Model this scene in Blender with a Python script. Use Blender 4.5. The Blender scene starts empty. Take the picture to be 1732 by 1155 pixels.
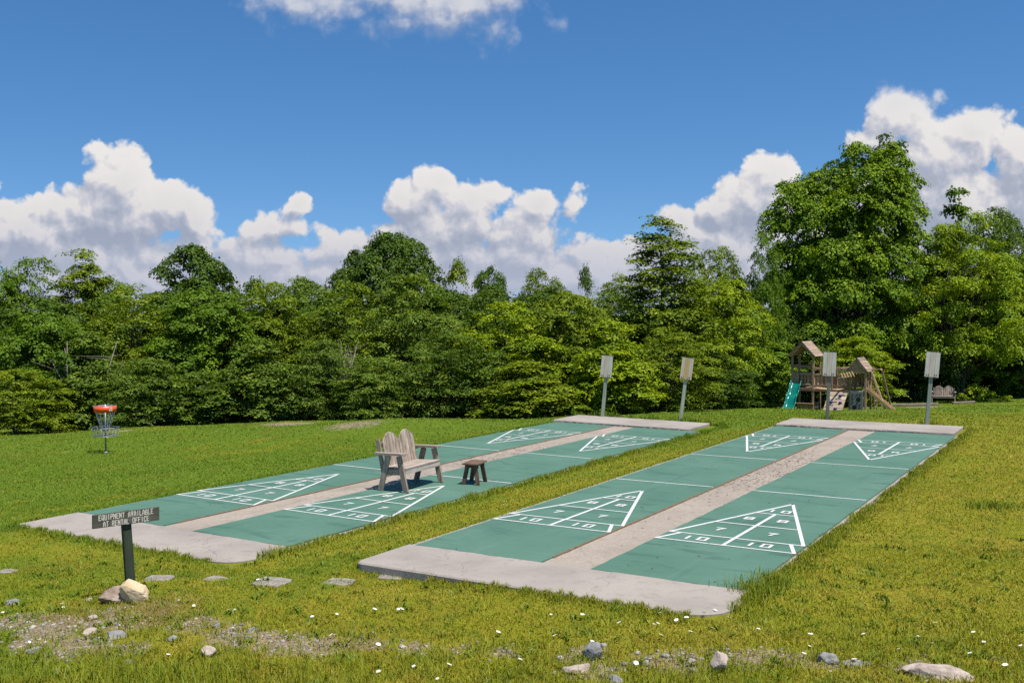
import bpy, math, random
import numpy as np
from mathutils import Vector, Matrix, Euler

random.seed(7)
RNG = np.random.default_rng(7)
sc = bpy.context.scene
COL = sc.collection
rad = math.radians

# ------------------------------------------------------------------ camera (solved from the court markings)
F = 1741.96
CAM = Vector((5.5805, -18.4087, 2.9358))
CAM_ROT = Euler((1.5436, 0.0040, 0.5368), 'XYZ')
CR = CAM_ROT.to_matrix()
cam_d = bpy.data.cameras.new('camera')
cam_d.sensor_width = 36.0
cam_d.lens = 36.0 * F / 1732.0
cam_d.clip_start = 0.1
cam_d.clip_end = 9000.0
cam = bpy.data.objects.new('camera', cam_d)
cam.location = CAM
cam.rotation_euler = CAM_ROT
COL.objects.link(cam)
sc.camera = cam
FWD = CR @ Vector((0, 0, -1))
RGT = CR @ Vector((1, 0, 0))


def ray(px, py):
    return CR @ Vector(((px - 866) / F, -(py - 577.5) / F, -1.0))


def at(px, py, d):
    return CAM + ray(px, py) * d


def at_z(px, py, z):
    r = ray(px, py)
    return CAM + r * ((z - CAM.z) / r.z)


# ------------------------------------------------------------------ materials
def new_mat(name):
    m = bpy.data.materials.new(name)
    m.use_nodes = True
    nt = m.node_tree
    b = nt.nodes['Principled BSDF']
    return m, nt, b


class NB:
    """small node helper"""
    def __init__(s, nt):
        s.nt = nt

    def n(s, t, **kw):
        nd = s.nt.nodes.new(t)
        for k, v in kw.items():
            setattr(nd, k, v)
        return nd

    def put(s, sock, v):
        if v is None:
            return
        if isinstance(v, bpy.types.NodeSocket):
            s.nt.links.new(v, sock)
        elif isinstance(v, (tuple, list)) and sock.type == 'RGBA' and len(v) == 3:
            sock.default_value = (*v, 1)
        else:
            sock.default_value = v

    def math(s, op, a, b=None, c=None, clamp=False):
        nd = s.n('ShaderNodeMath', operation=op, use_clamp=clamp)
        s.put(nd.inputs[0], a); s.put(nd.inputs[1], b); s.put(nd.inputs[2], c)
        return nd.outputs[0]

    def vmath(s, op, a, b=None):
        nd = s.n('ShaderNodeVectorMath', operation=op)
        s.put(nd.inputs[0], a); s.put(nd.inputs[1], b)
        return nd.outputs['Value'] if op in ('DOT_PRODUCT', 'LENGTH', 'DISTANCE') else nd.outputs[0]

    def mix(s, f, a, b, blend='MIX'):
        nd = s.n('ShaderNodeMix', data_type='RGBA', blend_type=blend)
        s.put(nd.inputs[0], f); s.put(nd.inputs[6], a); s.put(nd.inputs[7], b)
        return nd.outputs[2]

    def ramp(s, f, stops, interp='LINEAR'):
        nd = s.n('ShaderNodeValToRGB')
        cr = nd.color_ramp
        cr.interpolation = interp
        while len(cr.elements) < len(stops):
            cr.elements.new(0.5)
        for e, (p, c) in zip(cr.elements, stops):
            e.position = p
            e.color = (*c, 1) if len(c) == 3 else c
        s.put(nd.inputs[0], f)
        return nd.outputs[0]

    def smooth(s, x, lo, hi, a=0.0, b=1.0):
        nd = s.n('ShaderNodeMapRange', interpolation_type='SMOOTHSTEP')
        s.put(nd.inputs[0], x); s.put(nd.inputs[1], lo); s.put(nd.inputs[2], hi); s.put(nd.inputs[3], a); s.put(nd.inputs[4], b)
        return nd.outputs[0]

    def noise(s, vec, scale, detail=4, rough=0.55, dist=0.0, dim='3D'):
        nd = s.n('ShaderNodeTexNoise', noise_dimensions=dim)
        s.put(nd.inputs['Vector'], vec)
        nd.inputs['Scale'].default_value = scale
        nd.inputs['Detail'].default_value = detail
        nd.inputs['Roughness'].default_value = rough
        nd.inputs['Distortion'].default_value = dist
        return nd.outputs['Fac']

    def pos(s):
        return s.n('ShaderNodeNewGeometry').outputs['Position']

    def obj(s):
        return s.n('ShaderNodeTexCoord').outputs['Object']

    def scale(s, v, sx, sy, sz):
        nd = s.n('ShaderNodeMapping')
        s.put(nd.inputs[0], v)
        nd.inputs['Scale'].default_value = (sx, sy, sz)
        return nd.outputs[0]

    def attr(s, name):
        return s.n('ShaderNodeAttribute', attribute_name=name).outputs['Fac']

    def bump(s, h, strength=0.3, dist=0.02):
        nd = s.n('ShaderNodeBump')
        nd.inputs['Strength'].default_value = strength
        nd.inputs['Distance'].default_value = dist
        s.put(nd.inputs['Height'], h)
        return nd.outputs[0]


def mat_wood(name, dark, mid, light, axis='z', rough=0.8, grain=1.0):
    m, nt, b = new_mat(name)
    k = NB(nt)
    s = {'x': (1.2, 22, 22), 'y': (22, 1.2, 22), 'z': (22, 22, 1.2)}[axis]
    o = k.obj()
    # every board gets its own stretch of grain
    off = k.n('ShaderNodeCombineXYZ')
    t = k.attr('tone')
    for i in range(3):
        k.put(off.inputs[i], k.math('MULTIPLY', t, 17.3 + i * 5))
    v = k.scale(k.vmath('ADD', o, off.outputs[0]), *s)
    g = k.noise(v, 1.0 * grain, 6, 0.65, 0.3)
    g2 = k.noise(o, 6, 3)
    c = k.ramp(k.math('ADD', k.math('MULTIPLY', g, 0.75), k.math('MULTIPLY', g2, 0.25)), [(0.3, dark), (0.5, mid), (0.68, light)])
    val = k.math('ADD', 0.72, k.math('MULTIPLY', t, 0.56))
    hs = k.n('ShaderNodeHueSaturation')
    k.put(hs.inputs['Color'], c)
    k.put(hs.inputs['Value'], val)
    k.put(b.inputs['Base Color'], hs.outputs[0])
    b.inputs['Roughness'].default_value = rough
    b.inputs['Specular IOR Level'].default_value = 0.25
    k.put(b.inputs['Normal'], k.bump(g, 0.5, 0.004))
    return m


def mat_plain(name, col, rough=0.5, var=0.15, scale=8.0, metal=0.0, bump=0.1, spec=0.5):
    m, nt, b = new_mat(name)
    k = NB(nt)
    n = k.noise(k.obj(), scale, 5)
    c0 = tuple(x * (1 - var) for x in col)
    c1 = tuple(min(1, x * (1 + var)) for x in col)
    k.put(b.inputs['Base Color'], k.ramp(n, [(0.3, c0), (0.7, c1)]))
    b.inputs['Roughness'].default_value = rough
    b.inputs['Metallic'].default_value = metal
    b.inputs['Specular IOR Level'].default_value = spec
    if bump:
        k.put(b.inputs['Normal'], k.bump(k.noise(k.obj(), scale * 6, 4), bump, 0.004))
    return m


def mat_concrete(name, base=(0.345, 0.304, 0.264), agg=0.0):
    m, nt, b = new_mat(name)
    k = NB(nt)
    p = k.pos()
    n1 = k.noise(p, 0.9, 5)
    n2 = k.noise(p, 7, 5, 0.6)
    n3 = k.noise(p, 55, 3, 0.6)
    c = k.ramp(n1, [(0.3, tuple(x * 0.80 for x in base)), (0.5, base), (0.7, tuple(x * 1.12 for x in base))])
    c = k.mix(k.smooth(n2, 0.52, 0.72, 0, 0.45), c, tuple(x * 0.62 for x in base))
    n6 = k.noise(p, 2.6, 6, 0.7, 0.8)
    c = k.mix(k.smooth(n6, 0.56, 0.70, 0, 0.45), c, (base[0] * .66, base[1] * .64, base[2] * .60))
    n7 = k.noise(p, 20, 4, 0.75)
    c = k.mix(k.smooth(n7, 0.64, 0.70, 0, 0.6), c, tuple(x * 0.45 for x in base))
    c = k.mix(k.smooth(n3, 0.35, 0.7, 0.0, 0.35 + agg * 0.1), c, tuple(x * (0.6 - agg * 0.0) for x in base))
    if agg:
        vo = k.n('ShaderNodeTexVoronoi')
        k.put(vo.inputs['Vector'], p)
        vo.inputs['Scale'].default_value = 34
        sc_ = k.n('ShaderNodeSeparateColor'); k.put(sc_.inputs[0], vo.outputs['Color'])
        c = k.mix(k.math('MULTIPLY', sc_.outputs[0], 0.30), c, tuple(x * 0.5 for x in base))
        # scraped, crumbled middle stretch
        sep = k.n('ShaderNodeSeparateXYZ')
        k.put(sep.inputs[0], p)
        mid = k.math('MULTIPLY', k.smooth(sep.outputs[1], -3.5, -0.5), k.smooth(sep.outputs[1], 4.6, 2.0))
        sp = k.smooth(k.noise(k.scale(p, 1, 1, 1), 11, 5, 0.75), 0.54, 0.60)
        c = k.mix(k.math('MULTIPLY', k.math('MULTIPLY', mid, sp), 0.9), c, (0.13, 0.095, 0.07))
    # weather stains and hairline cracks
    wv = k.n('ShaderNodeTexVoronoi', feature='DISTANCE_TO_EDGE')
    k.put(wv.inputs['Vector'], k.vmath('ADD', p, k.scale(k.n('ShaderNodeTexNoise').outputs['Color'], .4, .4, .4)))
    wv.inputs['Scale'].default_value = 0.55
    c = k.mix(k.smooth(wv.outputs['Distance'], 0.006, 0.0, 0.0, 0.45), c, tuple(x * 0.4 for x in base))
    k.put(b.inputs['Base Color'], c)
    b.inputs['Roughness'].default_value = 0.92
    b.inputs['Specular IOR Level'].default_value = 0.2
    k.put(b.inputs['Normal'], k.bump(k.math('ADD', n3, n2), 0.35 + agg * 0.4, 0.008))
    return m


def mat_court(name):
    m, nt, b = new_mat(name)
    k = NB(nt)
    p = k.pos()
    n1 = k.noise(p, 0.7, 5, 0.6)
    n2 = k.noise(k.scale(p, 0.5, 2.2, 1), 1.4, 6, 0.65, 0.6)
    n3 = k.noise(p, 90, 2)
    c = k.ramp(n1, [(0.3, (0.068, 0.150, 0.103)), (0.5, (0.081, 0.170, 0.119)), (0.72, (0.100, 0.192, 0.139))])
    c = k.mix(k.smooth(n2, 0.52, 0.68, 0, 0.75), c, (0.042, 0.104, 0.078))
    c = k.mix(k.smooth(n2, 0.42, 0.28, 0, 0.32), c, (0.115, 0.24, 0.16))
    st = k.noise(k.scale(p, 9, .35, 1), 1.0, 5, .7)
    c = k.mix(k.smooth(st, .56, .70, 0, .38), c, (0.12, 0.19, 0.155))
    st2 = k.noise(k.scale(p, 5, .22, 1), 1.3, 5, .7)
    c = k.mix(k.smooth(st2, .44, .32, 0, .40), c, (0.045, 0.105, 0.08))
    n4 = k.noise(p, 13, 4, 0.7)
    c = k.mix(k.smooth(n4, 0.66, 0.74, 0, 0.3), c, (0.14, 0.23, 0.18))
    c = k.mix(k.smooth(n3, 0.6, 0.8, 0, 0.25), c, (0.03, 0.10, 0.075))
    k.put(b.inputs['Base Color'], c)
    k.put(b.inputs['Roughness'], k.smooth(n2, 0.3, 0.7, 0.62, 0.8))
    b.inputs['Specular IOR Level'].default_value = 0.3
    k.put(b.inputs['Normal'], k.bump(k.math('ADD', n3, k.math('MULTIPLY', n1, 2.0)), 0.12, 0.004))
    return m


def mat_line():
    m, nt, b = new_mat('line_paint')
    k = NB(nt)
    p = k.pos()
    n = k.noise(p, 16, 5, 0.7)
    c = k.mix(k.smooth(n, 0.52, 0.72, 0, 0.75), (0.63, 0.63, 0.60), (0.26, 0.36, 0.31))
    k.put(b.inputs['Base Color'], c)
    b.inputs['Roughness'].default_value = 0.6
    return m


GREEN_N = 0.35   # scale of the lawn's patchiness


def lawn_colour(k, p, dark=1.0):
    """lawn colour from position: shared by turf sheet and blades so patches agree"""
    n1 = k.noise(p, 0.16, 3, 0.5)
    n2 = k.noise(k.scale(p, 1, 1, 0.2), 0.9, 5, 0.6)
    n3 = k.noise(k.scale(p, 1, 1, 0.2), 5.0, 4, 0.6)
    green = (0.115 * dark, 0.178 * dark, 0.012 * dark)
    olive = (0.224 * dark, 0.222 * dark, 0.015 * dark)
    straw = (0.300 * dark, 0.240 * dark, 0.030 * dark)
    sep = k.n('ShaderNodeSeparateXYZ')
    k.put(sep.inputs[0], p)
    # the side towards +x is drier, the far hollow on the other side lusher
    side = k.smooth(k.math('ADD', sep.outputs[0], k.math('MULTIPLY', sep.outputs[1], -0.25)), -12, 4, -0.16, 0.14)
    f = k.math('ADD', k.math('ADD', k.math('MULTIPLY', n1, 0.5), k.math('MULTIPLY', n2, 0.5)), side)
    c = k.ramp(f, [(0.38, green), (0.58, olive)])
    f2 = k.math('ADD', k.math('MULTIPLY', n2, 0.5), k.math('MULTIPLY', n3, 0.5))
    f2 = k.math('ADD', f2, k.math('MULTIPLY', side, 0.35))
    c = k.mix(k.smooth(f2, 0.51, 0.67, 0, 0.7), c, straw)
    n8 = k.noise(k.scale(p, 1, 1, .2), .55, 5, .7)
    c = k.mix(k.smooth(n8, .52, .66, 0, .30), c, (0.190 * dark, 0.150 * dark, 0.018 * dark))
    n5 = k.noise(k.scale(p, 1, 1, .2), 2.3, 4, .65)
    c = k.mix(k.smooth(n5, .46, .34, 0, .5), c, (0.075 * dark, 0.130 * dark, 0.010 * dark))
    return c


def mat_turf():
    m, nt, b = new_mat('turf')
    k = NB(nt)
    p = k.pos()
    c = lawn_colour(k, p, 0.95)
    fine = k.noise(k.scale(p, 1, 1, 0.3), 28, 4, 0.7)
    c = k.mix(k.smooth(fine, 0.35, 0.65, 0.40, 0.0), c, (0.06, 0.08, 0.008))
    bare = k.attr('bare')
    nb = k.noise(p, 6, 5, 0.65)
    f = k.smooth(k.math('ADD', bare, k.math('MULTIPLY', k.math('SUBTRACT', nb, 0.5), 0.9)), 0.38, 0.58)
    soil = k.ramp(k.noise(p, 22, 5, 0.7), [(0.3, (0.13, 0.09, 0.05)), (0.5, (0.25, 0.19, 0.12)), (0.7, (0.36, 0.31, 0.23))])
    c = k.mix(f, c, soil)
    k.put(b.inputs['Base Color'], c)
    b.inputs['Roughness'].default_value = 0.95
    b.inputs['Specular IOR Level'].default_value = 0.1
    h = k.math('ADD', k.noise(p, 9, 4, 0.7), k.math('MULTIPLY', fine, 0.6))
    k.put(b.inputs['Normal'], k.bump(h, 0.8, 0.05))
    return m


def mat_blade():
    m, nt, b = new_mat('grass_blade')
    k = NB(nt)
    p = k.pos()
    c = lawn_colour(k, p, 1.18)
    r = k.attr('rnd')
    hs = k.n('ShaderNodeHueSaturation')
    k.put(hs.inputs['Color'], c)
    k.put(hs.inputs['Value'], k.smooth(r, 0.0, 1.0, 0.70, 1.30))
    k.put(hs.inputs['Hue'], k.smooth(k.math('FRACT', k.math('MULTIPLY', r, 7.31)), 0, 1, 0.485, 0.52))
    lush = k.attr('lush')
    c2 = k.mix(k.math('MAXIMUM', k.math('MULTIPLY', lush, 0.8), 0.0), hs.outputs[0], (0.105, 0.180, 0.014))
    c2 = k.mix(k.math('MAXIMUM', k.math('MULTIPLY', lush, -1.0), 0.0), c2, (0.36, 0.245, 0.095))
    geo = k.n('ShaderNodeNewGeometry')
    nrm = k.vmath('NORMALIZE', k.vmath('ADD', k.vmath('SCALE', geo.outputs['Normal']), (0, 0, 1.1)))
    dif = k.n('ShaderNodeBsdfDiffuse'); k.put(dif.inputs[0], c2); k.put(dif.inputs['Normal'], nrm)
    tr = k.n('ShaderNodeBsdfTranslucent'); k.put(tr.inputs[0], k.mix(1.0, c2, (1.0, 1.0, 0.55), 'MULTIPLY'))
    gl = k.n('ShaderNodeBsdfGlossy'); gl.inputs['Roughness'].default_value = 0.5; k.put(gl.inputs[0], (0.6, 0.65, 0.5))
    mx = k.n('ShaderNodeMixShader'); mx.inputs[0].default_value = 0.3
    nt.links.new(dif.outputs[0], mx.inputs[1]); nt.links.new(tr.outputs[0], mx.inputs[2])
    mx2 = k.n('ShaderNodeMixShader'); mx2.inputs[0].default_value = 0.03
    nt.links.new(mx.outputs[0], mx2.inputs[1]); nt.links.new(gl.outputs[0], mx2.inputs[2])
    nt.links.new(mx2.outputs[0], nt.nodes['Material Output'].inputs[0])
    nt.nodes.remove(b)
    return m


def mat_leaf(name, dark, light, warm=(0.22, 0.26, 0.02), trans=0.22, gloss=0.03):
    m, nt, b = new_mat(name)
    k = NB(nt)
    t = k.attr('tone')
    oi = k.n('ShaderNodeObjectInfo').outputs['Random']
    f = k.math('ADD', k.math('MULTIPLY', t, 0.8), k.math('MULTIPLY', oi, 0.2))
    c = k.ramp(f, [(0.12, dark), (0.72, light), (1.0, warm)])
    geo = k.n('ShaderNodeNewGeometry')
    dif = k.n('ShaderNodeBsdfDiffuse'); k.put(dif.inputs[0], c)
    tr = k.n('ShaderNodeBsdfTranslucent'); k.put(tr.inputs[0], k.mix(1.0, c, (1.25, 1.15, 0.4), 'MULTIPLY'))
    gl = k.n('ShaderNodeBsdfGlossy'); gl.inputs['Roughness'].default_value = 0.55; k.put(gl.inputs[0], (0.55, 0.65, 0.42))
    mx = k.n('ShaderNodeMixShader'); mx.inputs[0].default_value = trans
    nt.links.new(dif.outputs[0], mx.inputs[1]); nt.links.new(tr.outputs[0], mx.inputs[2])
    mx2 = k.n('ShaderNodeMixShader'); mx2.inputs[0].default_value = gloss
    nt.links.new(mx.outputs[0], mx2.inputs[1]); nt.links.new(gl.outputs[0], mx2.inputs[2])
    nt.links.new(mx2.outputs[0], nt.nodes['Material Output'].inputs[0])
    nt.nodes.remove(b)
    return m


def mat_rock(name, a, bcol, c3, scale=5.0):
    m, nt, b = new_mat(name)
    k = NB(nt)
    o = k.obj()
    n = k.noise(o, scale, 6, 0.65, 0.4)
    n2 = k.noise(o, scale * 6, 4, 0.7)
    c = k.ramp(n, [(0.3, a), (0.5, bcol), (0.68, c3)])
    c = k.mix(k.smooth(n2, 0.5, 0.7, 0, 0.4), c, tuple(x * 0.55 for x in a))
    k.put(b.inputs['Base Color'], c)
    b.inputs['Roughness'].default_value = 0.9
    k.put(b.inputs['Normal'], k.bump(k.math('ADD', n, k.math('MULTIPLY', n2, 0.4)), 0.7, 0.02))
    return m


def mat_pebble():
    m, nt, b = new_mat('pebbles')
    k = NB(nt)
    c = k.ramp(k.attr('rnd'), [(0.0, (0.16, 0.15, 0.14)), (0.35, (0.33, 0.29, 0.25)), (0.6, (0.27, 0.27, 0.26)), (0.85, (0.40, 0.35, 0.29)), (1.0, (0.52, 0.48, 0.42))])
    k.put(b.inputs['Base Color'], c)
    b.inputs['Roughness'].default_value = 0.85
    return m


M = {}
M['wood_z'] = mat_wood('weathered_wood_upright', (0.11, 0.077, 0.052), (0.32, 0.255, 0.195), (0.50, 0.425, 0.345), 'z')
M['wood_y'] = mat_wood('weathered_wood_lengthwise', (0.20, 0.155, 0.12), (0.38, 0.315, 0.26), (0.52, 0.45, 0.385), 'y')
M['wood_x'] = mat_wood('weathered_wood_crosswise', (0.20, 0.155, 0.12), (0.38, 0.315, 0.26), (0.52, 0.45, 0.385), 'x')
M['wood_leg'] = mat_wood('weathered_wood_leg', (0.13, 0.10, 0.072), (0.26, 0.205, 0.155), (0.38, 0.31, 0.24), 'z')
M['brown_y'] = mat_wood('brown_wood_top', (0.08, 0.045, 0.028), (0.19, 0.115, 0.075), (0.33, 0.22, 0.15), 'y')
M['brown_z'] = mat_wood('brown_wood_leg', (0.045, 0.028, 0.018), (0.11, 0.07, 0.045), (0.19, 0.125, 0.085), 'z')
M['play_z'] = mat_wood('cedar_post', (0.19, 0.112, 0.065), (0.38, 0.245, 0.155), (0.53, 0.37, 0.25), 'z')
M['play_x'] = mat_wood('cedar_board', (0.19, 0.112, 0.065), (0.38, 0.245, 0.155), (0.53, 0.37, 0.25), 'x')
M['play_roof'] = mat_wood('cedar_roof', (0.16, 0.11, 0.075), (0.30, 0.22, 0.16), (0.44, 0.34, 0.26), 'y')
M['play_new'] = mat_wood('pale_cedar', (0.36, 0.22, 0.10), (0.58, 0.39, 0.20), (0.70, 0.51, 0.29), 'x')
M['play_rock'] = mat_wood('climbing_board', (0.30, 0.22, 0.15), (0.44, 0.34, 0.25), (0.56, 0.45, 0.34), 'x')
M['sign_board'] = mat_wood('sign_board_paint', (0.050, 0.050, 0.038), (0.100, 0.092, 0.070), (0.155, 0.140, 0.110), 'x', 0.75)
M['sign_post'] = mat_wood('sign_post_paint', (0.022, 0.030, 0.018), (0.045, 0.058, 0.036), (0.068, 0.082, 0.055), 'z', 0.7)
M['post_green'] = mat_wood('pale_green_post', (0.17, 0.21, 0.155), (0.27, 0.31, 0.235), (0.36, 0.40, 0.31), 'z', 0.75)
M['post_grey'] = mat_wood('grey_green_post', (0.10, 0.12, 0.095), (0.17, 0.195, 0.155), (0.25, 0.28, 0.225), 'z', 0.75)
M['cream'] = mat_plain('sign_letters', (0.60, 0.565, 0.47), 0.8, 0.25, 60)
M['concrete'] = mat_concrete('concrete')
M['strip'] = mat_concrete('strip_concrete', (0.375, 0.318, 0.258), 1.0)
M['edge'] = mat_plain('paint_edge', (0.16, 0.105, 0.055), 0.9, 0.3, 12)
M['court'] = mat_court('court_paint')
M['line'] = mat_line()
M['turf'] = mat_turf()
M['blade'] = mat_blade()
M['steel'] = mat_plain('galvanised_steel', (0.30, 0.32, 0.335), 0.5, 0.2, 30, 0.75, 0.05)
M['chain'] = mat_plain('chain_steel', (0.33, 0.36, 0.40), 0.4, 0.2, 60, 0.7, 0.0)
M['orange'] = mat_plain('orange_band', (0.86, 0.095, 0.012), 0.4, 0.06, 6, 0, 0.0)
M['white'] = mat_plain('white_print', (0.8, 0.78, 0.74), 0.5, 0.05)
M['slide_green'] = mat_plain('green_slide_plastic', (0.004, 0.155, 0.125), 0.22, 0.08, 3, 0, 0.0)
M['blue'] = mat_plain('blue_hold', (0.025, 0.04, 0.27), 0.4, 0.1)
M['grey_panel'] = mat_plain('grey_panel', (0.22, 0.215, 0.21), 0.7, 0.12, 5)
M['black'] = mat_plain('dark_hole', (0.012, 0.012, 0.013), 0.8, 0.1)
M['yellow'] = mat_plain('cream_plastic_ring', (0.78, 0.55, 0.30), 0.5, 0.08)
M['bark'] = mat_rock('bark', (0.045, 0.035, 0.027), (0.085, 0.07, 0.055), (0.13, 0.115, 0.095), 9)
M['bark_pale'] = mat_rock('pale_bark', (0.14, 0.115, 0.09), (0.24, 0.205, 0.165), (0.34, 0.30, 0.25), 9)
M['rock_tan'] = mat_rock('tan_rock', (0.46, 0.33, 0.18), (0.60, 0.46, 0.28), (0.70, 0.56, 0.36), 4)
M['rock_brown'] = mat_rock('brown_rock', (0.12, 0.08, 0.055), (0.27, 0.20, 0.15), (0.42, 0.34, 0.27), 5)
M['rock_grey'] = mat_rock('grey_rock', (0.135, 0.13, 0.122), (0.24, 0.235, 0.225), (0.35, 0.335, 0.31), 6)
M['rock_pink'] = mat_rock('pinkish_rock', (0.26, 0.20, 0.165), (0.42, 0.34, 0.28), (0.54, 0.46, 0.39), 5)
M['paver'] = mat_rock('paver_stone', (0.16, 0.13, 0.10), (0.27, 0.235, 0.20), (0.36, 0.33, 0.29), 7)
M['pebble'] = mat_pebble()
M['petal'] = mat_plain('white_petal', (0.82, 0.82, 0.76), 0.6, 0.05)
M['eye'] = mat_plain('yellow_flower_eye', (0.62, 0.42, 0.03), 0.7, 0.1)
M['stem'] = mat_plain('flower_stem', (0.06, 0.11, 0.02), 0.6, 0.1)

# leaves: (dark, light, warm)
M['leaf_maple'] = mat_leaf('maple_leaf', (0.056, 0.115, 0.006), (0.141, 0.235, 0.010), (0.232, 0.310, 0.016))
M['leaf_big'] = mat_leaf('big_maple_leaf', (0.075, 0.145, 0.005), (0.186, 0.285, 0.008), (0.311, 0.390, 0.011))
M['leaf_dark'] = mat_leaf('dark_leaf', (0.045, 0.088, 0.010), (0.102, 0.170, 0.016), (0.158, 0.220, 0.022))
M['leaf_beech'] = mat_leaf('beech_leaf', (0.081, 0.130, 0.007), (0.190, 0.258, 0.011), (0.311, 0.340, 0.019))
M['leaf_bright'] = mat_leaf('bright_leaf', (0.113, 0.185, 0.005), (0.266, 0.350, 0.008), (0.407, 0.440, 0.013))
M['leaf_olive'] = mat_leaf('olive_leaf', (0.064, 0.112, 0.012), (0.155, 0.232, 0.022), (0.255, 0.310, 0.038))
M['leaf_yellow'] = mat_leaf('yellow_green_leaf', (0.100, 0.165, 0.006), (0.222, 0.315, 0.010), (0.330, 0.395, 0.014))


# ------------------------------------------------------------------ mesh builder
class MB:
    def __init__(s):
        s.v = []; s.f = []; s.t = []

    def add(s, verts, faces, tone=None):
        b = len(s.v)
        t = random.random() if tone is None else tone
        s.v += [tuple(v) for v in verts]
        for f in faces:
            s.f.append(tuple(i + b for i in f)); s.t.append(t)

    def box(s, c, size, rot=None, tone=None):
        hx, hy, hz = size[0] / 2, size[1] / 2, size[2] / 2
        vs = [Vector((x, y, z)) for x in (-hx, hx) for y in (-hy, hy) for z in (-hz, hz)]
        if rot is not None:
            vs = [rot @ v for v in vs]
        c = Vector(c)
        s.add([v + c for v in vs], [(0, 1, 3, 2), (4, 6, 7, 5), (0, 4, 5, 1), (2, 3, 7, 6), (0, 2, 6, 4), (1, 5, 7, 3)], tone)

    def beam(s, p0, p1, w, h, side=(0, 1, 0), tone=None):
        """bar from p0 to p1; w across SIDE, h across the third axis"""
        p0, p1 = Vector(p0), Vector(p1)
        a = (p1 - p0).normalized()
        sd = Vector(side); sd = (sd - a * sd.dot(a)).normalized()
        n = a.cross(sd)
        vs = []
        for p in (p0, p1):
            for x, y in ((-1, -1), (1, -1), (1, 1), (-1, 1)):
                vs.append(p + sd * (x * w / 2) + n * (y * h / 2))
        s.add(vs, [(3, 2, 1, 0), (4, 5, 6, 7), (0, 1, 5, 4), (1, 2, 6, 5), (2, 3, 7, 6), (3, 0, 4, 7)], tone)

    def tube(s, pts, rads, n=8, cap=True, tone=None):
        pts = [Vector(p) for p in pts]
        if not isinstance(rads, (list, tuple)):
            rads = [rads] * len(pts)
        vs, fs = [], []
        ref = Vector((0.31, 0.17, 0.93))
        for i, p in enumerate(pts):
            a = pts[min(i + 1, len(pts) - 1)] - pts[max(i - 1, 0)]
            a = a.normalized() if a.length > 1e-9 else Vector((0, 0, 1))
            if abs(a.dot(ref)) > 0.97:
                ref = Vector((0.93, 0.31, 0.17))
            u = a.cross(ref).normalized(); w = a.cross(u)
            for j in range(n):
                t = 2 * math.pi * j / n
                vs.append(p + (u * math.cos(t) + w * math.sin(t)) * rads[i])
        for i in range(len(pts) - 1):
            for j in range(n):
                k = (j + 1) % n
                fs.append((i * n + j, i * n + k, (i + 1) * n + k, (i + 1) * n + j))
        if cap:
            fs.append(tuple(range(n))[::-1]); fs.append(tuple(range((len(pts) - 1) * n, len(pts) * n)))
        s.add(vs, fs, tone)

    def ring(s, c, R, r, n=32, m=6, tone=None):
        c = Vector(c); vs, fs = [], []
        for i in range(n):
            a = 2 * math.pi * i / n
            for j in range(m):
                b = 2 * math.pi * j / m
                rr = R + r * math.cos(b)
                vs.append(c + Vector((rr * math.cos(a), rr * math.sin(a), r * math.sin(b))))
        for i in range(n):
            for j in range(m):
                fs.append((i * m + j, ((i + 1) % n) * m + j, ((i + 1) % n) * m + (j + 1) % m, i * m + (j + 1) % m))
        s.add(vs, fs, tone)

    def prism(s, poly, thick_vec, tone=None):
        """planar polygon (3D points) extruded by thick_vec"""
        n = len(poly); t = Vector(thick_vec)
        vs = [Vector(p) for p in poly] + [Vector(p) + t for p in poly]
        fs = [tuple(range(n))[::-1], tuple(range(n, 2 * n))] + [(i, (i + 1) % n, n + (i + 1) % n, n + i) for i in range(n)]
        s.add(vs, fs, tone)

    def build(s, name, mat, parent=None, smooth=False, bevel=0.0):
        me = bpy.data.meshes.new(name)
        me.from_pydata([tuple(v) for v in s.v], [], s.f)
        a = me.attributes.new('tone', 'FLOAT', 'FACE')
        a.data.foreach_set('value', s.t)
        me.materials.append(mat)
        if smooth:
            me.polygons.foreach_set('use_smooth', [True] * len(me.polygons))
        me.update()
        o = bpy.data.objects.new(name, me)
        COL.objects.link(o)
        if parent is not None:
            o.parent = parent
        if bevel:
            md = o.modifiers.new('bevel', 'BEVEL'); md.width = bevel; md.segments = 1; md.limit_method = 'ANGLE'
        return o


def np_mesh(name, V, Fc, mat, attrs=None, parent=None, smooth=False):
    """V (n,3), Fc list of equal-sized faces (m,k); attrs {name: (domain, values)}"""
    me = bpy.data.meshes.new(name)
    V = np.ascontiguousarray(V, dtype=np.float32); Fc = np.ascontiguousarray(Fc, dtype=np.int32)
    m, kk = Fc.shape
    me.vertices.add(len(V)); me.vertices.foreach_set('co', V.ravel())
    me.loops.add(m * kk); me.loops.foreach_set('vertex_index', Fc.ravel())
    me.polygons.add(m)
    me.polygons.foreach_set('loop_start', np.arange(0, m * kk, kk, dtype=np.int32))
    me.polygons.foreach_set('loop_total', np.full(m, kk, dtype=np.int32))
    if smooth:
        me.polygons.foreach_set('use_smooth', np.ones(m, dtype=bool))
    for an, (dom, vals) in (attrs or {}).items():
        a = me.attributes.new(an, 'FLOAT', dom)
        a.data.foreach_set('value', np.ascontiguousarray(vals, dtype=np.float32))
    me.update(calc_edges=True)
    me.materials.append(mat)
    if name is None:
        return me
    o = bpy.data.objects.new(name, me)
    COL.objects.link(o)
    if parent is not None:
        o.parent = parent
    return o


def empty(name, loc, rot=(0, 0, 0)):
    o = bpy.data.objects.new(name, None)
    o.empty_display_size = 0.2
    o.location = loc; o.rotation_euler = rot
    COL.objects.link(o)
    return o


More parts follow.
